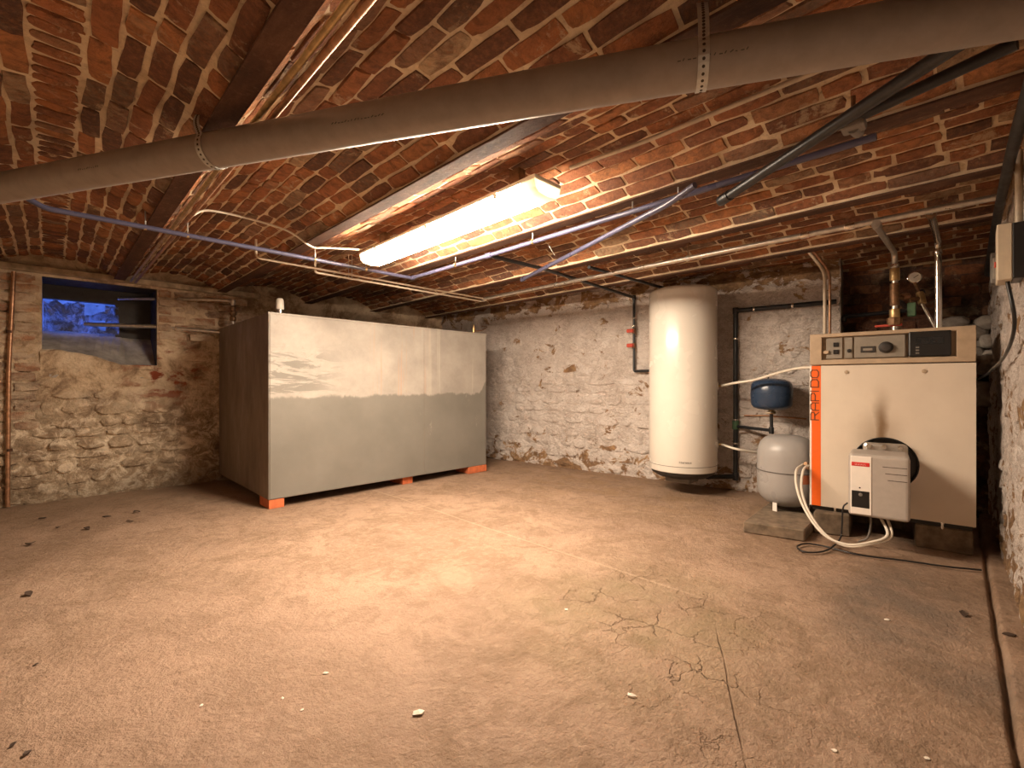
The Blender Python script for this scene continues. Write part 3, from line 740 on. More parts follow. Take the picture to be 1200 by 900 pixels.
obj('burner_opening', lathe([(hr-.002, -.02), (hr, -.03), (hr+.004, .0)], (hcx, .03, hcz), (0, -1, 0), 48), 'black_plastic', boiler, True, 40)
obj('opening_ring', (lambda bm: bm)(tube(bmesh.new(), [(hcx+(hr-.004)*math.cos(a), .002, hcz+(hr-.004)*math.sin(a)) for a in [2*math.pi*i/48 for i in range(49)]], .005, 8)), 'black_plastic', boiler, True)
obj('edge_strip', B((-.002, -.001, bz0), (.008, .05, bzm-.006)), 'burner_white', boiler)
st = obj('orange_stripe', B((.008, -.001, bz0), (sx, .05, bzm-.006), .001), 'orange_enamel', boiler)
# RAPIDO reading upwards along the stripe
zT, zB_ = bl(955, 431)[1], bl(955, 492)[1]; LH = .040; lw = .0058; adv = (zT-zB_)/5.45; lx1 = sx-.012
def up_(u, v, dep): return Vector((lx1-v, -.0012-dep, zB_+u))
def rr_(w, h, c=.25): return [(c*w, 0), (w-c*w, 0), (w, c*h*.8), (w, h-c*h*.8), (w-c*w, h), (c*w, h), (0, h-c*h*.8), (0, c*h*.8), (c*w, 0)]
W_ = adv*.78
LET = {'R': [[(0, 0), (0, LH), (W_*.75, LH), (W_, LH*.88), (W_, LH*.6), (W_*.75, LH*.48), (0, LH*.48)], [(W_*.55, LH*.48), (W_, 0)]],
       'A': [[(0, 0), (0, LH*.72), (W_*.25, LH), (W_*.75, LH), (W_, LH*.72), (W_, 0)], [(0, LH*.42), (W_, LH*.42)]],
       'P': [[(0, 0), (0, LH), (W_*.75, LH), (W_, LH*.86), (W_, LH*.56), (W_*.75, LH*.42), (0, LH*.42)]],
       'I': [[(0, 0), (0, LH)]],
       'D': [[(0, 0), (0, LH), (W_*.72, LH), (W_, LH*.8), (W_, LH*.2), (W_*.72, 0), (0, 0)]], 'O': [rr_(W_, LH)]}
u = 0
for ch in 'RAPIDO':
    bm = bmesh.new()
    for s in LET[ch]: stroke(bm, [(u+a, b) for a, b in s], lw, .0012, up_)
    obj('letter', bm, 'letter_dark', st); u += adv*(.42 if ch == 'I' else 1)
for px, py in ((992, 436), (1083, 435)):
    obj('door_screw', lathe([(.011, 0), (.011, .004), (.006, .006)], bpt(px, py), (0, -1, 0), 14), 'boiler_beige', boiler, True, 40)
# control panel
c0, c1 = bl(963, 420)[0], bl(1121, 400)[0]; k0, k1 = bzm+.030, bz1-.022
cp = obj('control_fascia', B((.0, .03, bzm), (bw, .30, bz1), .004), 'boiler_beige', boiler)
obj('fascia_frame', B((0, -.004, k1), (bw, .04, bz1), .003), 'boiler_beige', boiler)
obj('fascia_frame', B((0, -.004, bzm), (bw, .04, k0), .003), 'boiler_beige', boiler)
obj('fascia_frame', B((0, -.004, k0-.005), (c0, .04, k1+.005), .002), 'boiler_beige', boiler)
obj('fascia_frame', B((c1, -.004, k0-.005), (bw, .04, k1+.005), .002), 'boiler_beige', boiler)
def cpan(p0, p1, m, d0=.014, z0=k0+.006, z1=k1-.006, name='control_plate', par=boiler):
    return obj(name, B((bl(p0, 410)[0], d0, z0), (bl(p1, 410)[0], .032, z1), .002), m, par)
p1 = cpan(968, 987, 'control_grey'); p2 = cpan(989.5, 999, 'control_grey'); p3 = cpan(1001, 1061, 'control_grey', .010)
zc_ = (k0+k1)/2
def on(px, dz, w, h, m, name, par=boiler, y0=.006, y1=.016): x = bl(px, 410)[0]; return obj(name, B((x-w/2, y0, zc_+dz-h/2), (x+w/2, y1, zc_+dz+h/2), .0015), m, par)
on(979.5, .022, .026, .026, 'black_plastic', 'rocker_switch', p1); on(979.5, -.022, .026, .026, 'black_plastic', 'rocker_switch', p1); on(968, -.022, .026, .020, 'boiler_beige', 'latch', boiler, -.002)
x = bl(995, 410)[0]; obj('reset_knob', lathe([(.012, 0), (.010, .014), (.004, .015)], (x, .016, zc_-.018), (0, -1, 0), 14), 'black_plastic', p2, True, 40)
on(1017, -.014, .068, .036, 'dark_base', 'display', p3, .004, .012); on(1017, -.014, .045, .014, 'control_grey', 'display_scale', p3, .002, .006)
x = bl(1038, 410)[0]; kn = obj('thermostat_knob', lathe([(.033, 0), (.033, .008), (.026, .012), (.024, .03), (.018, .033)], (x, .012, zc_-.006), (0, -1, 0), 24), 'dark_base', p3, True, 40)
md = obj('control_module', B((bl(1064.5, 410)[0], -.008, k0+.004), (bl(1115, 410)[0], .03, k1+.006), .007, 2), 'black_plastic', boiler)
xm0, xm1 = bl(1064.5, 410)[0], bl(1115, 410)[0]
obj('module_screen', B((xm0+.03, -.010, zc_+.0), (xm1-.03, -.006, zc_+.04), .001), 'display_glass', md)
for i in range(3): obj('module_button', B((xm0+.03, -.010, zc_-.05+i*.016), (xm0+.045, -.0065, zc_-.042+i*.016), .001), 'cover_grey', md)
obj('base_rail', B((.01, .02, bz0-.026), (bw-.01, .45, bz0), .002), 'black_plastic', boiler)
for px, py in ((978.5, 599), (1104.5, 620)):
    x, z = bl(px, py); obj('levelling_bolt', lathe([(.007, 0), (.007, .03), (.011, .03), (.011, .036)], (x, .012, bz0-.035), seg=8), 'chrome', boiler, True, 40)
# burner
bd = -.30
X0, Z0 = bl(994, 604, bd); X1, _ = bl(1067, 610, bd); Zt = bl(995, 531, bd)[1]; Z0 = .5*(Z0+bl(1067, 613, bd)[1])
bn = empty('burner_unit', (0, 0, 0)); bn.parent = boiler
hs = obj('burner_housing', B((X0, bd, Z0), (X1, -.05, Zt), .018, 3), 'burner_grey', boiler)
bpy.data.objects.remove(bn)
XW = bl(1021.5, 560, bd)[0]
fp = obj('white_plate', B((X0+.010, bd-.0035, Z0+.012), (XW, bd+.01, Zt-.012), .003, 2), 'burner_white', boiler)
zb = bl(1008, 544, bd)[1]
bg_ = obj('red_badge', B((X0+.014, bd-.0055, zb-.011), (XW-.008, bd, zb+.011), .003, 2), 'badge_red', boiler)
bm = bmesh.new(); xa = X0+.030; span = XW-.022-xa
for i in range(9):
    x = xa+span*i/9; q = [(0, 0), (0, .007)] if i % 2 else [(0, .007), (0, 0), (.0035, 0)]
    stroke(bm, [(x+a, b) for a, b in q], .0013, .0008, lambda u, v, dep: Vector((u, bd-.0055-dep, zb-.0035+v)))
obj('badge_lettering', bm, 'badge_pale', bg_)
zd1, zd0 = bl(1008, 575, bd)[1], bl(1008, 595, bd)[1]
dw = obj('sight_window', B((X0+.014, bd-.0045, zd0), (XW-.008, bd, zd1), .002), 'black_plastic', boiler)
obj('reset_button', lathe([(.009, 0), (.009, .003), (.005, .004)], ((X0+XW)/2+.003, bd-.0045, zd1-.02), (0, -1, 0), 14), 'cover_grey', dw, True, 40)
obj('plate_screw', lathe([(.004, 0), (.004, .002)], ((X0+XW)/2, bd-.0035, zd1+.016), (0, -1, 0), 10), 'dark_base', boiler)
for i in range(3):
    z = Zt-.06-i*.034; obj('vent_groove', B((XW+.045+.01*i, bd-.0008, z), (X1-.012, bd+.004, z+.003)), 'slot_dark', boiler)
obj('burner_flange', B((hcx-.100, -.05, hcz-.09), (hcx+.100, -.012, bl(1036, 519.5, -.05)[1]), .02, 2), 'cast_alloy', boiler)
obj('burner_tube', lathe([(.075, 0), (.075, .08)], (hcx, .03, hcz), (0, -1, 0), 24), 'cast_alloy', boiler, True, 40)
for dx in (-.07, -.004, .065):
    obj('flange_bolt', lathe([(.013, 0), (.013, .010), (.007, .010), (.007, .022)], (hcx+dx, -.05, bl(1036, 519.5, -.05)[1]-.020), (0, -1, 0), 6), 'chrome', boiler)
# blocks and slab under boiler and vessel
def block(pts, h, lb, name='concrete_block', bev=.006):
    bm = prism(bmesh.new(), pts, 0, h); bmesh.ops.bevel(bm, geom=list(bm.edges), offset=bev, segments=1, affect='EDGES')
    o = rebase(obj(name, bm, 'concrete_block')); return tag(o, lb, 'block', 'blocks under the boiler')
def bw_(x, y): p = bo+bx_*x+by_*y; return (p.x, p.y)
g = [atz(871, 624, 0), atz(943, 635, 0)]
o = block([(g[0].x, g[0].y), (g[1].x, g[1].y), (3.70, .70), (3.70, 1.02)], .066, 'low brown concrete slab under the grey expansion vessel', 'concrete_slab')
block([bw_(.025, -.06), bw_(.20, -.02), bw_(.20, .30), bw_(.025, .30)], .128, 'concrete block under the striped end of the boiler')
block([bw_(.49, .015), bw_(bw-.01, .015), bw_(bw-.01, .34), bw_(.49, .34)], .128, 'concrete block under the boiler end near the dark gap')
block([bw_(.10, .36), bw_(.45, .36), bw_(.45, .45), bw_(.10, .45)], .128, 'concrete block under the back of the boiler')

# ------------------------------------------------------------------ expansion vessels
vc = Vector((3.485, .885)); VR = .174; v0, v1 = .088, .562; vh = v1-v0
ev = empty('expansion_vessel', (vc.x, vc.y, .066), 0, 'grey steel expansion vessel with a dark seam standing beside the boiler', 'vessel')
b0 = v0-.066
prof = [(.02, b0), (.08, b0+.006), (.125, b0+.025), (.155, b0+.058), (.170, b0+.10), (VR, b0+.15), (VR, b0+vh-.15), (.170, b0+vh-.10), (.155, b0+vh-.055), (.125, b0+vh-.022), (.08, b0+vh-.006), (.02, b0+vh)]
obj('shell', lathe(prof, seg=48), 'vessel_grey', ev, True, 50)
obj('seam', lathe([(VR-.002, b0+vh*.49), (VR+.003, b0+vh*.492), (VR+.003, b0+vh*.503), (VR-.002, b0+vh*.505)], seg=48), 'vessel_seam', ev, True, 30)
la = atz(908.5, 598, .07)
for a in (math.atan2(la.y-vc.y, la.x-vc.x), math.atan2(la.y-vc.y, la.x-vc.x)+2.09, math.atan2(la.y-vc.y, la.x-vc.x)-2.09):
    d = Vector((math.cos(a), math.sin(a), 0)); n = Vector((-d.y, d.x, 0)); bm = bmesh.new(); r1 = .128
    q = [d*r1+n*.014, d*r1-n*.014, d*(r1+.004)-n*.014, d*(r1+.004)+n*.014]; prism(bm, [(p.x, p.y) for p in q], .0, .075)
    obj('leg', bm, 'burner_white', ev)
vd = Vector((.25, -1, 0)).normalized(); vd = (atd(944, 548, 2.93)-Vector((vc.x, vc.y, 0))); vd.z = 0; vd.normalize()
vz = .37
obj('sticker', (lambda bm: bm)(lathe([(VR+.001, b0+vh*.36), (VR+.001, b0+vh*.47)], seg=48)) if False else (lambda: (lambda bm: (prism(bm, [((VR+.0015)*math.cos(math.atan2(vd.y, vd.x)+t), (VR+.0015)*math.sin(math.atan2(vd.y, vd.x)+t)) for t in [-.22, -.1, 0, .1, .2]]+[((VR-.004)*math.cos(math.atan2(vd.y, vd.x)+t), (VR-.004)*math.sin(math.atan2(vd.y, vd.x)+t)) for t in [.2, 0, -.22]], b0+vh*.37, b0+vh*.49), bm)[1])(bmesh.new()))(), 'sticker_orange', ev)
# blue vessel on the wall
bc = atd(904, 462, 3.52); BR = .142
bv = empty('small_vessel', (bc.x, bc.y, bc.z-.12), 0, 'small dark blue expansion vessel held on the whitewashed wall', 'vessel')
prof = [(.03, 0), (.09, .006), (.125, .022), (.137, .04), (BR, .10), (BR, .15), (.137, .195), (.125, .215), (.09, .232), (.03, .24)]
obj('shell', lathe(prof, seg=40), 'vessel_blue', bv, True, 50)
obj('seam', lathe([(BR-.002, .122), (BR+.002, .124), (BR+.002, .129), (BR-.002, .131)], seg=40), 'vessel_blue', bv, True, 30)
obj('bracket', B((.05, -.02, .08), (backx(bc.y)-bc.x-.002, .02, .11), .003), 'galvanised', bv)
obj('fitting', lathe([(.022, -.03), (.03, -.028), (.03, -.012), (.02, -.01), (.02, .004)], (0, 0, 0), seg=12), 'brass', bv, True, 40)
obj('strap_band', B((-.09, -.02, -.022), (.03, .02, -.012), .003), 'beige_pipe', bv)
obj('air_valve', lathe([(.006, .235), (.006, .265), (.010, .265), (.010, .275)], (.03, .03, 0), seg=8), 'black_plastic', bv)

# ------------------------------------------------------------------ pipes
def pipe(name, pts, r, m, label, rad=.05, seg=12, smooth=False, cat='pipe', group=None):
    base = Vector(pts[0]); e = empty(name, base, 0, label, cat, group)
    path = catmull(pts) if smooth else fillet(pts, rad)
    obj('tube', T([p-base for p in path], r, seg), m, e, True, 60); e['_b'] = 0
    del e['_b']; return e, base
def ring(e, base, c, axis, r, L, m='pipe_black', name='coupling', seg=14):
    return obj(name, lathe([(r*.97, -L/2), (r, -L/2+.002), (r, L/2-.002), (r*.97, L/2)], Vector(c)-base, axis, seg), m, e, True, 40)
# big grey waste pipe
A_, B_ = Vector((-.145, 2.76, 1.685)), Vector((1.23, .184, 1.652)); D_ = (B_-A_)
P0, P1 = A_-D_*.72, A_+D_*1.145
gp, gb = pipe('waste_pipe', [P0, P1], .055, 'pvc_grey', 'thick grey plastic waste pipe slung under the brick vaults', seg=40)
dn = D_.normalized(); side = dn.cross(Vector((0, 0, 1))).normalized()
camside = side if (O-A_).dot(side) > 0 else -side
def onpipe(s, v, dep):      # s along the pipe from A_, v angle-ish around the camera side
    a = v/.055; return A_+dn*s+(camside*math.cos(a)+Vector((0, 0, 1))*math.sin(a))*(.055+dep)-gb
for s0, n in ((1.62, 16), (2.56, 14), (.55, 10)):
    bm = bmesh.new(); rr = random.Random(int(s0*10))
    for i in range(n):
        s = s0+i*.011; stroke(bm, [(s, -.018), (s+rr.choice((.002, .005)), -.018+rr.choice((0, .003)))], .0022, .0006, onpipe)
    obj('print_mark', bm, 'pvc_mark', gp)
def strap(s, lean, label, ztop):
    c = A_+dn*s; e = empty('pipe_strap', c, 0, label, 'strap', 'perforated pipe straps'); up = Vector((0, 0, 1)); w = .012; bm = bmesh.new(); holes = bmesh.new()
    ang = [math.radians(a) for a in range(-150, 31, 15)]
    pts = [(camside*math.cos(a)+up*math.sin(a))*.0572 for a in ang]
    t = pts[-1]; top = Vector((0, 0, ztop-c.z)); n = 7; L0 = len(pts)
    endp = Vector((t.x*.2, t.y*.2, top.z))+dn*lean
    for i in range(1, n+1): pts.append(t.lerp(endp, i/n)+camside*.012*math.sin(math.pi*i/n))
    pts0 = pts; prev = None
    for i, p in enumerate(pts):
        tg = (pts[min(i+1, len(pts)-1)]-pts[max(i-1, 0)]).normalized(); nn = dn.cross(tg).normalized()
        rg = [bm.verts.new(p+dn*w+nn*.0006), bm.verts.new(p-dn*w+nn*.0006), bm.verts.new(p-dn*w-nn*.0006), bm.verts.new(p+dn*w-nn*.0006)]
        if prev:
            for k_ in range(4): bm.faces.new((prev[k_], rg[k_], rg[(k_+1) % 4], prev[(k_+1) % 4]))
        prev = rg
    obj('band', bm, 'strap_metal', e)
    dense = []
    for a, b in zip(pts[:-1], pts[1:]):
        L = (b-a).length; m_ = max(1, round(L/.0105))
        for q in range(m_): dense.append((a.lerp(b, (q+.5)/m_), (b-a).normalized()))
    for p, tg in dense:
        nn = dn.cross(tg).normalized(); lathe([(.0036, -.0012), (.0036, .0012)], p, nn, 8, holes)
    obj('perforation', holes, 'slot_dark', e)
    return e
def s_of(px): 
    return min([i*.005 for i in range(-200, 700)], key=lambda s: abs(((project(A_+dn*s)) or (1e9,))[0]-px))
strap(s_of(250), -.05, 'perforated metal strap holding the waste pipe near the brass pipes', 1.80)
strap(s_of(823), .0, 'perforated metal strap holding the waste pipe beyond the end of the lamp', 1.80)

# brass pipe pair by the second beam
for i, (x, m, lb) in enumerate([(.462, 'brass', 'thin brass pipe running along the steel beam'), (.494, 'copper', 'thin pinkish copper pipe running beside the brass pipe')]):
    pipe('pipe', [(x, -.1, 1.743-.002*i), (x, 4.90, 1.743-.002*i)], .0095, m, lb, seg=10)
# violet plastic water pipe
p1_, b1 = pipe('water_pipe', [(-.325, 2.985, 1.80), (-.15, 2.985, 1.768), (-.02, 2.985, 1.70), (1.925, 2.995, 1.70), (1.925, 2.1, 1.70), (1.905, 1.1, 1.70), (1.885, .22, 1.70)], .0125, 'pipe_violet', 'violet-grey plastic water pipe that turns a corner beyond the lamp', .025, 14)
for x in (.34, .52, 1.20, 1.55): 
    ring(p1_, b1, (x, 2.99, 1.70), (1, 0, 0), .0145, .012, 'brass', 'clip'); obj('clip_stem', T([Vector((x, 2.99, 1.71))-b1, Vector((x, 2.99, 1.79))-b1], .003, 6), 'strap_metal', p1_)
for y in (2.45, 1.75, 1.12, .9): ring(p1_, b1, (1.915, y, 1.70), (0, 1, 0), .0145, .012, 'brass', 'clip'); obj('clip_stem', T([Vector((1.915, y, 1.71))-b1, Vector((1.915, y, 1.752))-b1], .003, 6), 'strap_metal', p1_)
ring(p1_, b1, (1.925, 2.13, 1.70), (0, 1, 0), .0175, .05, 'pipe_violet', 'tee'); ring(p1_, b1, (1.925, 2.98, 1.70), (0, 1, 0), .0175, .03, 'pipe_violet', 'elbow')
# feed from the tee to the heater with two red valves
hx = onback(743, 345, .05); hb = onback(743, 435, .05)
p2_, b2 = pipe('feed_pipe', [(1.93, 2.13, 1.70), (2.45, 2.14, 1.712), (hx.x, hx.y, 1.728), (hx.x, hx.y, hb.z), (hx.x-.005, hx.y-.25, hb.z)], .0125, 'pipe_black', 'black plastic feed pipe with two red valve handles beside the water heater', .02, 12)
for py, m in ((388, 'brass'), (405, 'brass')):
    c = onback(743, py, .05); ring(p2_, b2, c, (0, 0, 1), .017, .05, 'bronze_old', 'valve_body')
    obj('valve_handle', B(c-b2+Vector((-.05, -.012, -.016)), c-b2+Vector((-.016, .055, .018)), .006), 'red_plastic', p2_)
for py in (381, 390): ring(p2_, b2, onback(743, py-8, .05), (0, 0, 1), .018, .012, 'chrome', 'collar')
ring(p2_, b2, (hx.x, hx.y, 1.728), (0, 0, 1), .018, .04, 'pipe_black', 'elbow')
pipe('hot_pipe', [atz(690, 313, 1.73), Vector((3.82, 1.90, 1.735)), Vector((3.86, 1.86, 1.70)), Vector((3.80, 1.80, 1.66))], .012, 'pipe_black', 'black plastic pipe under the vault ending on top of the water heater', .03)
# loose violet pipe ends
q0, q1 = atz(613, 327, 1.66), atz(785, 238, 1.665)
p3_, b3 = pipe('spare_pipe', [q0, q1, q1+(q1-q0).normalized()*.14+Vector((0, 0, .02))], .013, 'pipe_violet', 'loose violet-grey plastic pipe with a capped end below the vault', .05)
ring(p3_, b3, q0, q1-q0, .0165, .045, 'pipe_violet', 'end_cap')
sm = atz(652, 300, 1.66)
obj('wire_hanger', T([atz(650, 299, 1.675)-b3, atz(644, 289, 1.73)-b3, atz(643, 287, 1.77)-b3], .003, 6), 'strap_metal', p3_)
# black drain pipes near the right wall
r0, r1 = atz(850, 232, 1.64), atz(1140, 40, 1.66)
p4_, b4 = pipe('drain_pipe', [r0, r1], .018, 'pipe_black', 'long black plastic drain pipe hanging slantwise with a blunt free end', .05, 14)
ring(p4_, b4, r0, r1-r0, .0215, .06, 'pipe_black', 'end_socket'); 
tj = atz(1000, 148, 1.67); cl = empty('pipe_bracket', tj, 0, 'dark grey bracket under the beam where black pipes cross', 'bracket')
obj('clamp', B((-.03, -.03, -.012), (.03, .03, .016), .008, 2), 'cover_grey', cl)
obj('screw_rod', T([(0, 0, .01), (.0, .0, .09)], .006, 8), 'bronze_old', cl)
obj('knuckle', T([(.0, 0, -.004), (.055, -.005, .0)], .016, 12), 'cover_grey', cl, True, 40)
s0_, s1_ = atz(1003, 138, 1.685), atz(1192, 50, 1.70)
pipe('drain_pipe', [s0_, s1_], .016, 'pipe_black', 'short black plastic pipe from the bracket to the cable on the side wall', .05, 14)
# heating pipes: galvanised main with pale return pipes
ym = 3.155
hm, hb_ = pipe('heating_main', [(2.80, ym+.01, 1.68), (2.79, -.10, 1.68)], .0145, 'galvanised', 'shiny galvanised heating pipe running below the vaults to the boiler', .03, 14)
for y in (.62, .43): ring(hm, hb_, (2.79, y, 1.68), (0, 1, 0), .0185, .04, 'chrome', 'coupling')
for y in (1.25, 2.3): obj('hanger_rod', T([Vector((2.795, y, 1.69))-hb_, Vector((2.795, y, 1.84))-hb_], .004, 6), 'bronze_old', hm); ring(hm, hb_, (2.795, y, 1.68), (0, 1, 0), .018, .015, 'strap_metal', 'clip')
pipe('return_pipe', [(.90, 3.15, 1.80), (.90, 3.15, 1.685), (2.80, 3.16, 1.68)], .0075, 'beige_pipe', 'thin pale heating pipe bent up into the vault, below the violet pipe', .03, 10)
pp, pb = pipe('return_pipe', [(1.28, 3.19, 1.79), (1.28, 3.19, 1.665), (2.80, 3.195, 1.660), (2.815, 3.15, 1.668)], .0075, 'beige_pipe', 'thinner pale heating pipe hung by rods beside the other pale pipe', .02, 10)
for x in (1.52, 1.545): obj('hanger_rod', T([Vector((x, 3.19, 1.66))-pb, Vector((x, 3.19, 1.84))-pb], .0025, 6), 'strap_metal', pp)
ring(pp, pb, (2.80, 3.175, 1.670), (1, 0, 0), .014, .03, 'galvanised', 'elbow')
# lamp cable
pipe('lamp_cable', [(.494, 2.80, 1.748), (.60, 2.79, 1.80), (.95, 2.83, 1.80), (1.12, 2.85, 1.738), (1.20, 2.83, 1.742), (1.43, 2.81, 1.775)], .006, 'white_cable', 'pale cable crossing the vault and the beam to the lamp', .04, 8, True, 'cable')
pipe('conduit', [(1.60, 1.24, 1.842), (1.63, .9, 1.842), (1.63, -.10, 1.842)], .009, 'beige_pipe', 'pale conduit along the vault from the lamp end to the side wall', .05, 8)

# ------------------------------------------------------------------ fluorescent lamp
lc = Vector((1.490, 2.045, 0)); lrz = math.radians(-1.0)
lamp = empty('fluorescent_lamp', (lc.x, lc.y, 1.692), lrz, 'long glowing fluorescent lamp fixed under the brick vault', 'lamp')
LL, LW = .785, .085
obj('housing', B((-LW, -LL, .050), (LW, LL, .068), .005, 2), 'lamp_plastic', lamp)
bm = bmesh.new()
prof = [(-LW+.003, .050), (-LW+.010, .018), (-LW+.030, .0), (0, -.006), (LW-.030, .0), (LW-.010, .018), (LW-.003, .050)]
def extr(y0, y1):
    bm = bmesh.new(); a = [bm.verts.new((x, y0, z)) for x, z in prof]; b = [bm.verts.new((x, y1, z)) for x, z in prof]
    for i in range(len(prof)-1): bm.faces.new((a[i], b[i], b[i+1], a[i+1]))
    bm.faces.new(a); bm.faces.new(b[::-1]); bm.faces.new((a[0], a[-1], b[-1], b[0])); return bm
obj('diffuser', extr(-LL+.085, LL-.02), 'lamp_diffuser', lamp, True, 30)
obj('clear_end', extr(-LL+.004, -LL+.083), 'lamp_clear_end', lamp, True, 30)
obj('clear_end', extr(LL-.018, LL-.003), 'lamp_clear_end', lamp, True, 30)
for s in (-1, 1):
    for y in (-.55, 0, .55): obj('cover_clip', B((s*(LW+.003)-.006, y-.012, .030), (s*(LW+.003)+.005, y+.012, .055), .003), 'lamp_plastic', lamp)
for y in (-.6, .6): obj('spacer', B((-.02, y-.03, .060), (.02, y+.03, .165)), 'bronze_old', lamp)

# ------------------------------------------------------------------ plumbing around the boiler
def bpw(x, y, z): p = bo+bx_*x+by_*y; return Vector((p.x, p.y, z))
f0 = atz(1030, 258, 1.68); f0.x = 2.79; f1 = Vector((3.50, f0.y-.01, 1.68)); f1 = atz(1047, 290, 1.68)+Vector((.0, 0, 0))
fp_, fb_ = pipe('flow_pipe', [(2.79, f1.y+.005, 1.68), (2.80, f1.y+.005, 1.655), (f1.x+.06, f1.y, 1.66), (f1.x+.06, f1.y, bz1-.01)], .014, 'galvanised', 'galvanised flow pipe with brass fittings dropping onto the boiler top', .05, 14)
cx, cy = f1.x+.06, f1.y
ring(fp_, fb_, (2.80, f1.y+.005, 1.66), (1, 0, -.02), .019, .05, 'galvanised', 'elbow')
ring(fp_, fb_, (cx, cy, 1.585), (0, 0, 1), .021, .02, 'chrome', 'collar'); ring(fp_, fb_, (cx, cy, 1.535), (0, 0, 1), .024, .07, 'brass', 'brass_fitting')
ring(fp_, fb_, (cx, cy, 1.42), (0, 0, 1), .022, .13, 'bronze_old', 'valve_body'); ring(fp_, fb_, (cx, cy, 1.31), (0, 0, 1), .025, .05, 'brass', 'brass_fitting'); ring(fp_, fb_, (cx, cy, 1.262), (0, 0, 1), .036, .045, 'bronze_old', 'union_nut', 8)
obj('valve_lever', B(Vector((cx-.02, cy-.035, 1.235))-fb_, Vector((cx+.01, cy+.09, 1.247))-fb_, .003), 'red_plastic', fp_)
r1_ = atz(1099, 283, 1.68)
rp_, rb_ = pipe('rising_pipe', [(2.79, r1_.y, 1.68), (r1_.x+.02, r1_.y, 1.685), (r1_.x+.02, r1_.y-.002, bz1-.01)], .0155, 'chrome', 'bright chrome pipe rising straight from the boiler top', .045, 16)
ring(rp_, rb_, (r1_.x+.02, r1_.y, 1.63), (0, 0, 1), .019, .03, 'chrome', 'collar'); ring(rp_, rb_, (2.85, r1_.y, 1.68), (1, 0, 0), .02, .05, 'bronze_old', 'elbow')
# safety group with gauge
gc = atd(1072, 325, 2.70); sg = empty('safety_group', gc, 0, 'safety valve group with a round white pressure gauge above the boiler', 'gauge')
gd = (O-gc); gd.z = 0; gd.normalize()
ga = obj('gauge', lathe([(.028, -.02), (.033, -.018), (.033, .004), (.029, .006)], (0, 0, 0), gd, 24), 'chrome', sg, True, 40)
obj('dial', lathe([(.028, .0062), (.028, .0066)], (0, 0, 0), gd, 24), 'gauge_face', ga)
nx_ = Vector((-gd.y, gd.x, 0)); bm = bmesh.new(); stroke(bm, [(-.004, -.003), (.015, .010)], .003, .001, lambda u, v, dd: nx_*u+Vector((0, 0, v))+gd*(.0068+dd)); obj('needle', bm, 'black_plastic', ga)
w2 = atd(1078, 345, 2.70)-gc; w3 = atd(1081, 356, 2.68)-gc; w4 = atd(1097, 386, 2.63)-gc
obj('stem', T([(0, 0, -.028), w2], .009, 10), 'bronze_old', sg, True, 40)
obj('valve_body', T([w2+Vector((0, 0, .01)), w3], .020, 12), 'brass', sg, True, 40)
obj('valve_cap', lathe([(.016, 0), (.018, .02), (.010, .03)], w2, (.2, -.5, 1), 14), 'black_plastic', sg, True, 40)
obj('drain_tube', T(fillet([w3, w3.lerp(w4, .3), w4, w4+Vector((0.01, 0, -.06))], .02), .0085, 10), 'chrome', sg, True, 40)
w5 = Vector((cx, cy, 1.40))-gc
obj('cross_pipe', T([w2.lerp(w3, .5), w5], .011, 10), 'bronze_old', sg, True, 40)
ring(sg, Vector((0, 0, 0)), w5.lerp(w2, .4), w5-w2, .02, .04, 'copper', 'union_nut', 8)
obj('green_tap', B(w5+Vector((.04, -.09, -.11)), w5+Vector((.07, -.05, -.03)), .006, 2), 'green_plastic', sg)
obj('tap_stem', T([w5+Vector((.055, -.07, -.03)), w5.lerp(w2, .5)], .007, 8), 'bronze_old', sg)
# copper pair at the corner of the boiler
for i, (px, r_) in enumerate(((965.5, .010), (971.5, .008))):
    a = atd(px+1, 392, 3.0+.03*i); a.z = 1.12; t1 = atd(px, 318, 3.0+.03*i); t2 = atd(px-21, 291, 3.0+.03*i)
    pipe('riser_pipe', [a, Vector((a.x, a.y, t1.z)), t2, t2+Vector((-.03, .05, .06))], r_, 'beige_pipe' if i == 0 else 'copper', ('pale painted pipe', 'thin copper pipe')[i]+' rising at the boiler corner and bending up into the vault', .06, 10)
# black pipe on the wall beside the heater
a1, a2, a3, a4 = onback(966, 353, .04), onback(862, 366, .04), onback(868, 559, .04), onback(836, 560, .04)
bz_ = (a1.z+a2.z)/2
m1 = Vector((a2.x, a2.y, 1.515)); m2 = Vector((a2.x, a2.y, a3.z))
wp_, wpb = pipe('drop_pipe', [Vector((backx(.72)-.045, .72, 1.515)), m1, m2, Vector((3.87, 1.57, a3.z)), Vector((3.87, 1.57, .165))], .019, 'pipe_black', 'thick black plastic pipe clipped to the wall between water heater and boiler', .012, 14)
ring(wp_, wpb, m1, (0, 0, 1), .0235, .05, 'pipe_black', 'elbow'); ring(wp_, wpb, m2, (0, 0, 1), .0245, .06, 'pipe_black', 'elbow')
for y in (1.27, 1.0): ring(wp_, wpb, (backx(y)-.041, y, 1.515), BU, .022, .014, 'chrome', 'clip'); obj('clip_stem', T([Vector((backx(y)-.03, y, 1.515))-wpb, Vector((backx(y)+.015, y, 1.515))-wpb], .005, 6), 'chrome', wp_)
for z in (1.28, .60, .40): ring(wp_, wpb, (m1.x, m1.y, z), (0, 0, 1), .022, .014, 'chrome', 'clip'); obj('clip_stem', T([Vector((m1.x, m1.y, z))-wpb, Vector((m1.x+.055, m1.y, z))-wpb], .005, 6), 'chrome', wp_)
ring(wp_, wpb, (m1.x, m1.y, .555), (0, 0, 1), .026, .07, 'green_plastic', 'tee')
t0 = Vector((m1.x, m1.y, .545)); t1 = Vector((bc.x+.0, bc.y, .545))
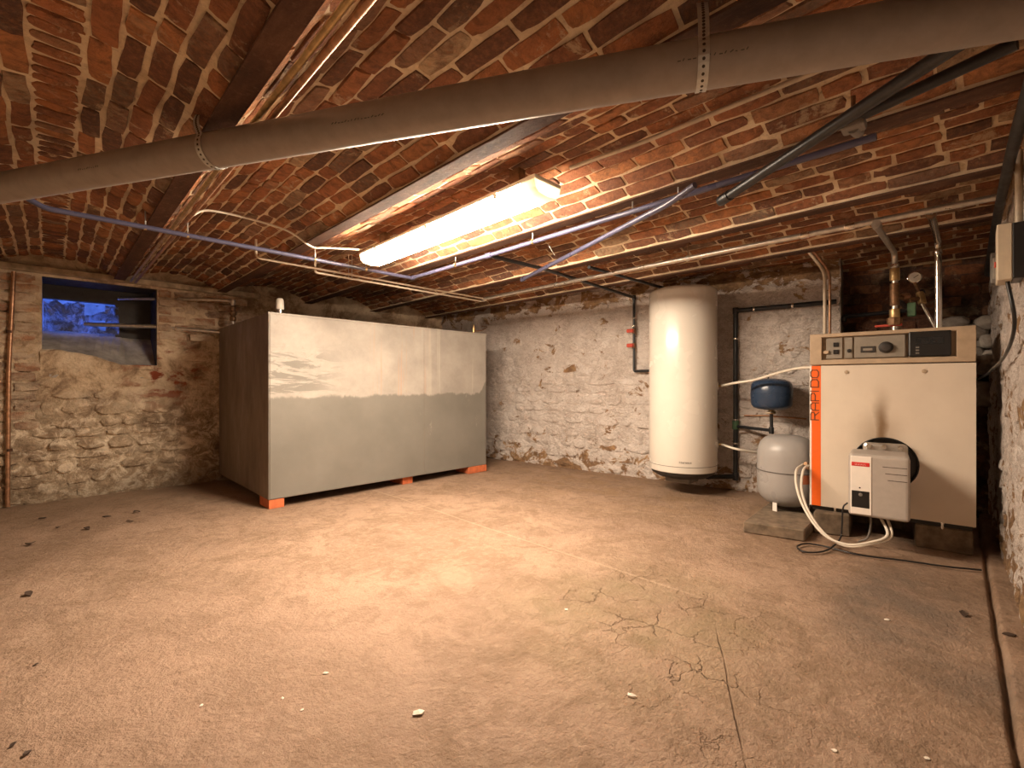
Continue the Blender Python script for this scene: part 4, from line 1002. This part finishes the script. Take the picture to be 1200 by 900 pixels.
br_, brb = pipe('branch_pipe', [t0, Vector((t0.x-.03, t0.y-.06, .545)), t1, Vector((bc.x, bc.y, bc.z-.12-.01))], .0125, 'pipe_black', 'short black branch pipe feeding the blue vessel from below', .02)
ring(br_, brb, t1, (0, 0, 1), .018, .05, 'pipe_black', 'elbow')
pipe('thin_pipe', [onback(872, 487, .02), onback(899, 487, .02), onback(945, 491, .02)], .006, 'copper', 'thin brown pipe on the wall below the blue vessel', .02, 8)
nq = [pn(.60, 1.475)+BN*.08, pn(.33, 1.475)+BN*.09]
nb, nbb = pipe('niche_pipe', [pn(.68, 1.41)+BN*.20, pn(.60, 1.42)+BN*.12, pn(.30, 1.43)+BN*.12, Vector((cx, cy, 1.40))], .015, 'pipe_black', 'black plastic pipe in front of the sooty brick niche', .03)
ring(nb, nbb, pn(.40, 1.427)+BN*.12, BU, .019, .014, 'chrome', 'clip')
obj('stop_valve', B(pn(.70, 1.39)+BN*.19-nbb-Vector((.02, .03, .02)), pn(.70, 1.39)+BN*.19-nbb+Vector((.02, .02, .02)), .006), 'black_plastic', nb)
obj('valve_handle', B(pn(.72, 1.42)+BN*.215-nbb-Vector((.008, .01, .006)), pn(.72, 1.42)+BN*.215-nbb+Vector((.008, .07, .006)), .003), 'black_plastic', nb)
# white hoses
def hc_(zz): 
    rtd = (RT+Vector((-.30, -.30, 0))).normalized(); return Vector((hc.x, hc.y, zz))+rtd*(HR+.03)
h0 = hc_(.885)
pipe('hose', [h0, atd(860, 449, 3.50), atd(885, 445, 3.38), atd(915, 436, 3.2), atd(940, 431, 3.05), bpw(.05, .12, 1.0)], .0095, 'white_cable', 'cream hose from the upper heater port to the boiler side', .05, 10, True, 'hose')
h1 = hc_(.412)
pipe('hose', [h1, atd(862, 526, 3.55), atd(885, 530, 3.55), atd(915, 534, 3.6), bpw(.06, .40, .42)], .0095, 'white_cable', 'cream hose from the lower heater port behind the grey vessel', .05, 10, True, 'hose')
vs = Vector((vc.x, vc.y, .38))+vd*(VR+.002)
vlv = obj('vessel_valve', B((-.022, -.022, -.018), (.022, .022, .022), .006, 2), 'bronze_old', ev); vlv.location = vs+vd*.02-Vector((vc.x, vc.y, .066))
obj('valve_nut', lathe([(.012, 0), (.012, .02)], (-.02, .01, .015), (-1, .3, .4), 8), 'bronze_old', vlv)
be = bpw(X0+.13, -.20, Z0); be2 = bpw(X0+.16, -.19, Z0)
for i, (e0, e1, off) in enumerate(((vs+Vector((-.03, .018, .012)), be, 0), (vs+Vector((-.03, -.012, .012)), be2, 1))):
    k = i*.02
    pipe('oil_hose', [e0, atd(933+8*i, 552, 2.80), atd(934.5+5*i, 575, 2.72), atd(946+3*i, 602, 2.62), atd(966+2*i, 627, 2.52), atd(992, 638+2*i, 2.44), atd(1018, 636+2*i, 2.40), atd(1040+4*i, 627+2*i, 2.39), e1], .007, 'white_cable',
         ('pale oil hose looping from the grey vessel to the burner, the outer one', 'pale oil hose looping from the grey vessel to the burner, the inner one')[i], .05, 8, True, 'hose', 'oil hoses of the burner')
fz = .012
pipe('burner_cable', [bpw(X0-.01, -.16, .23), bpw(X0-.03, -.17, .20), bpw(X0-.035, -.18, .10), atz(984, 632, .03), atz(968, 645, fz), atz(945, 647, fz), atz(934, 641, fz), atz(945, 637, fz), atz(970, 641, fz), atz(1005, 650, fz), atz(1060, 657, fz), atz(1110, 664, fz), atz(1150, 668, fz)], .0045, 'black_plastic', 'thin dark cable looping from the burner over the floor', .05, 8, True, 'cable')
pipe('burner_cable', [bpw(X0+.09, -.20, Z0+.002), bpw(X0+.095, -.2, Z0-.05), bpw(X0+.08, -.19, .06), bpw(X0+.04, -.15, .02)], .005, 'cover_grey', 'short grey cable hanging below the burner housing', .05, 8, True, 'cable')

# ------------------------------------------------------------------ left wall conduit, right wall boxes and cables
x = aty(9, 450, 4.95).x
cv, cb = pipe('conduit', [(x+.03, 4.945, 1.72), (x+.005, 4.945, 1.0), (x, 4.945, .01)], .013, 'copper', 'thin brownish conduit running down the stained wall beside the window', .05, 10)
for z in (1.28, .42): ring(cv, cb, (x+.008, 4.945, z), (0, 0, 1), .017, .02, 'rusty_steel', 'clip'); obj('clip_stem', T([Vector((x+.008, 4.95, z))-cb, Vector((x+.008, 4.985, z))-cb], .006, 6), 'rusty_steel', cv)
swx = 2.40; yw = wall_right_y(swx)
z1_, z0_ = CH+185*1.67/540, CH+120*1.67/540
sw = empty('switch_box', (swx, yw, z0_), 0, 'cream and black switch box on the rough side wall', 'switch box')
obj('cover', B((0, .040, 0), (.13, .078, z1_-z0_), .003), 'box_cream', sw); obj('back_box', B((.0, -.02, .002), (.125, .040, z1_-z0_-.002), .003), 'black_plastic', sw)
obj('pilot_lamp', B((.06, .078, .06), (.09, .083, .08), .002), 'red_plastic', sw)
sx_ = 3.25; ys = wall_right_y(sx_); c0z = CH+118*2.25/540
so = empty('socket_box', (sx_, ys, c0z), 0, 'small grey socket box on the side wall behind the switch box', 'socket')
obj('frame', B((0, -.01, 0), (.10, .055, .15), .006, 2), 'cover_grey', so); obj('plate', B((-.003, .0, .02), (.08, .047, .125), .003), 'concrete_sill', so)
cabp = [(1.52, wall_right_y(1.52)+.05, 1.72), (1.75, wall_right_y(1.75)+.045, 1.70), (2.2, wall_right_y(2.2)+.05, 1.68), (2.9, wall_right_y(2.9)+.045, 1.66), (3.5, wall_right_y(3.5)+.04, 1.60), (3.75, wall_right_y(3.75)+.04, 1.52)]
pipe('cable_duct', cabp, .016, 'pipe_black', 'thick black cable running along the top of the side wall', .05, 10, True, 'cable')
pipe('cable', [(2.45, wall_right_y(2.45)+.05, z0_+.01), (2.47, wall_right_y(2.47)+.03, 1.12), (2.75, wall_right_y(2.75)+.035, 1.02), (3.25, wall_right_y(3.25)+.05, .97), (3.42, -.04, .94), bpw(bw-.035, .12, .90)], .006, 'black_plastic', 'thin black cable sagging from the switch box to the boiler', .05, 8, True, 'cable')
pipe('conduit', [(2.46, wall_right_y(2.46)+.02, z1_-.01), (2.46, wall_right_y(2.46)+.02, 1.74)], .011, 'beige_pipe', 'pale conduit rising from the switch box along the side wall', .03, 10)

# ------------------------------------------------------------------ litter on the floor
def leaf(i):
    rnd = random.Random(i); bm = bmesh.new(); L, w = 1.0, rnd.uniform(.28, .42); top = []
    pts = [(-.5, 0), (-.25, w*.7), (.1, w), (.5, .05), (.1, -w*.9), (-.25, -w*.6)]
    vs = [bm.verts.new((x, y, .18+.12*math.sin(3*x+i)+abs(y)*.35)) for x, y in pts]; vs2 = [bm.verts.new((v.co.x, v.co.y, v.co.z-.08)) for v in vs]
    bm.faces.new(vs); bm.faces.new(vs2[::-1])
    for k in range(6): bm.faces.new((vs[k], vs2[k], vs2[(k+1) % 6], vs[(k+1) % 6]))
    zmin = min(v.co.z for v in bm.verts)
    for v in bm.verts: v.co.z -= zmin
    return bm
rnd = random.Random(77)
for i, (px, py, s) in enumerate([(35, 639, .055), (102, 621, .05), (68, 619, .03), (33, 698, .045), (50, 608, .05), (125, 606, .045), (152, 612, .04), (160, 601, .05), (32, 884, .024), (15, 874, .018), (42, 779, .016), (1183, 748, .04), (1130, 721, .04)]):
    q = atz(px, py, .0); o = obj('dry_leaf', leaf(i), 'leaf_brown'); o.location = (q.x, q.y, .006*fb((q.x, q.y, 0), 1.3, 4)+trench(q.x, q.y)+.001); o.scale = (s,)*3; o.rotation_euler.z = rnd.uniform(0, 6)
    far_ = py < 760 and px < 300
    tag(o, 'small dry brown leaf on the floor before the stained wall' if far_ else ('small dry brown leaf scrap on the floor by the side wall' if px > 1000 else 'tiny dry brown leaf scrap on the open concrete floor'), 'leaf', 'dry leaves before the stained wall' if far_ else ('leaf scraps by the side wall' if px > 1000 else 'leaf scraps on the open floor'))
for i, (px, py, s) in enumerate([(490, 836, .035), (978, 881, .016), (1086, 889, .018), (1040, 727, .022), (382, 789, .02), (236, 828, .014), (354, 832, .012), (664, 715, .02), (331, 818, .012), (740, 815, .03)]):
    q = atz(px, py, .0); bm = bmesh.new(); bmesh.ops.create_icosphere(bm, subdivisions=1, radius=.5)
    for v in bm.verts: v.co = Vector((v.co.x*(1+rnd.uniform(-.3, .3)), v.co.y*rnd.uniform(.5, .9), max(-.1, v.co.z*.35+rnd.uniform(-.05, .05))+.1))
    o = obj('plaster_chip', bm, 'chip_white'); o.location = (q.x, q.y, .006*fb((q.x, q.y, 0), 1.3, 4)); o.scale = (s,)*3; o.rotation_euler.z = rnd.uniform(0, 6)
    tag(o, 'small pale plaster chip lying on the concrete floor', 'plaster chip', 'plaster chips on the floor')
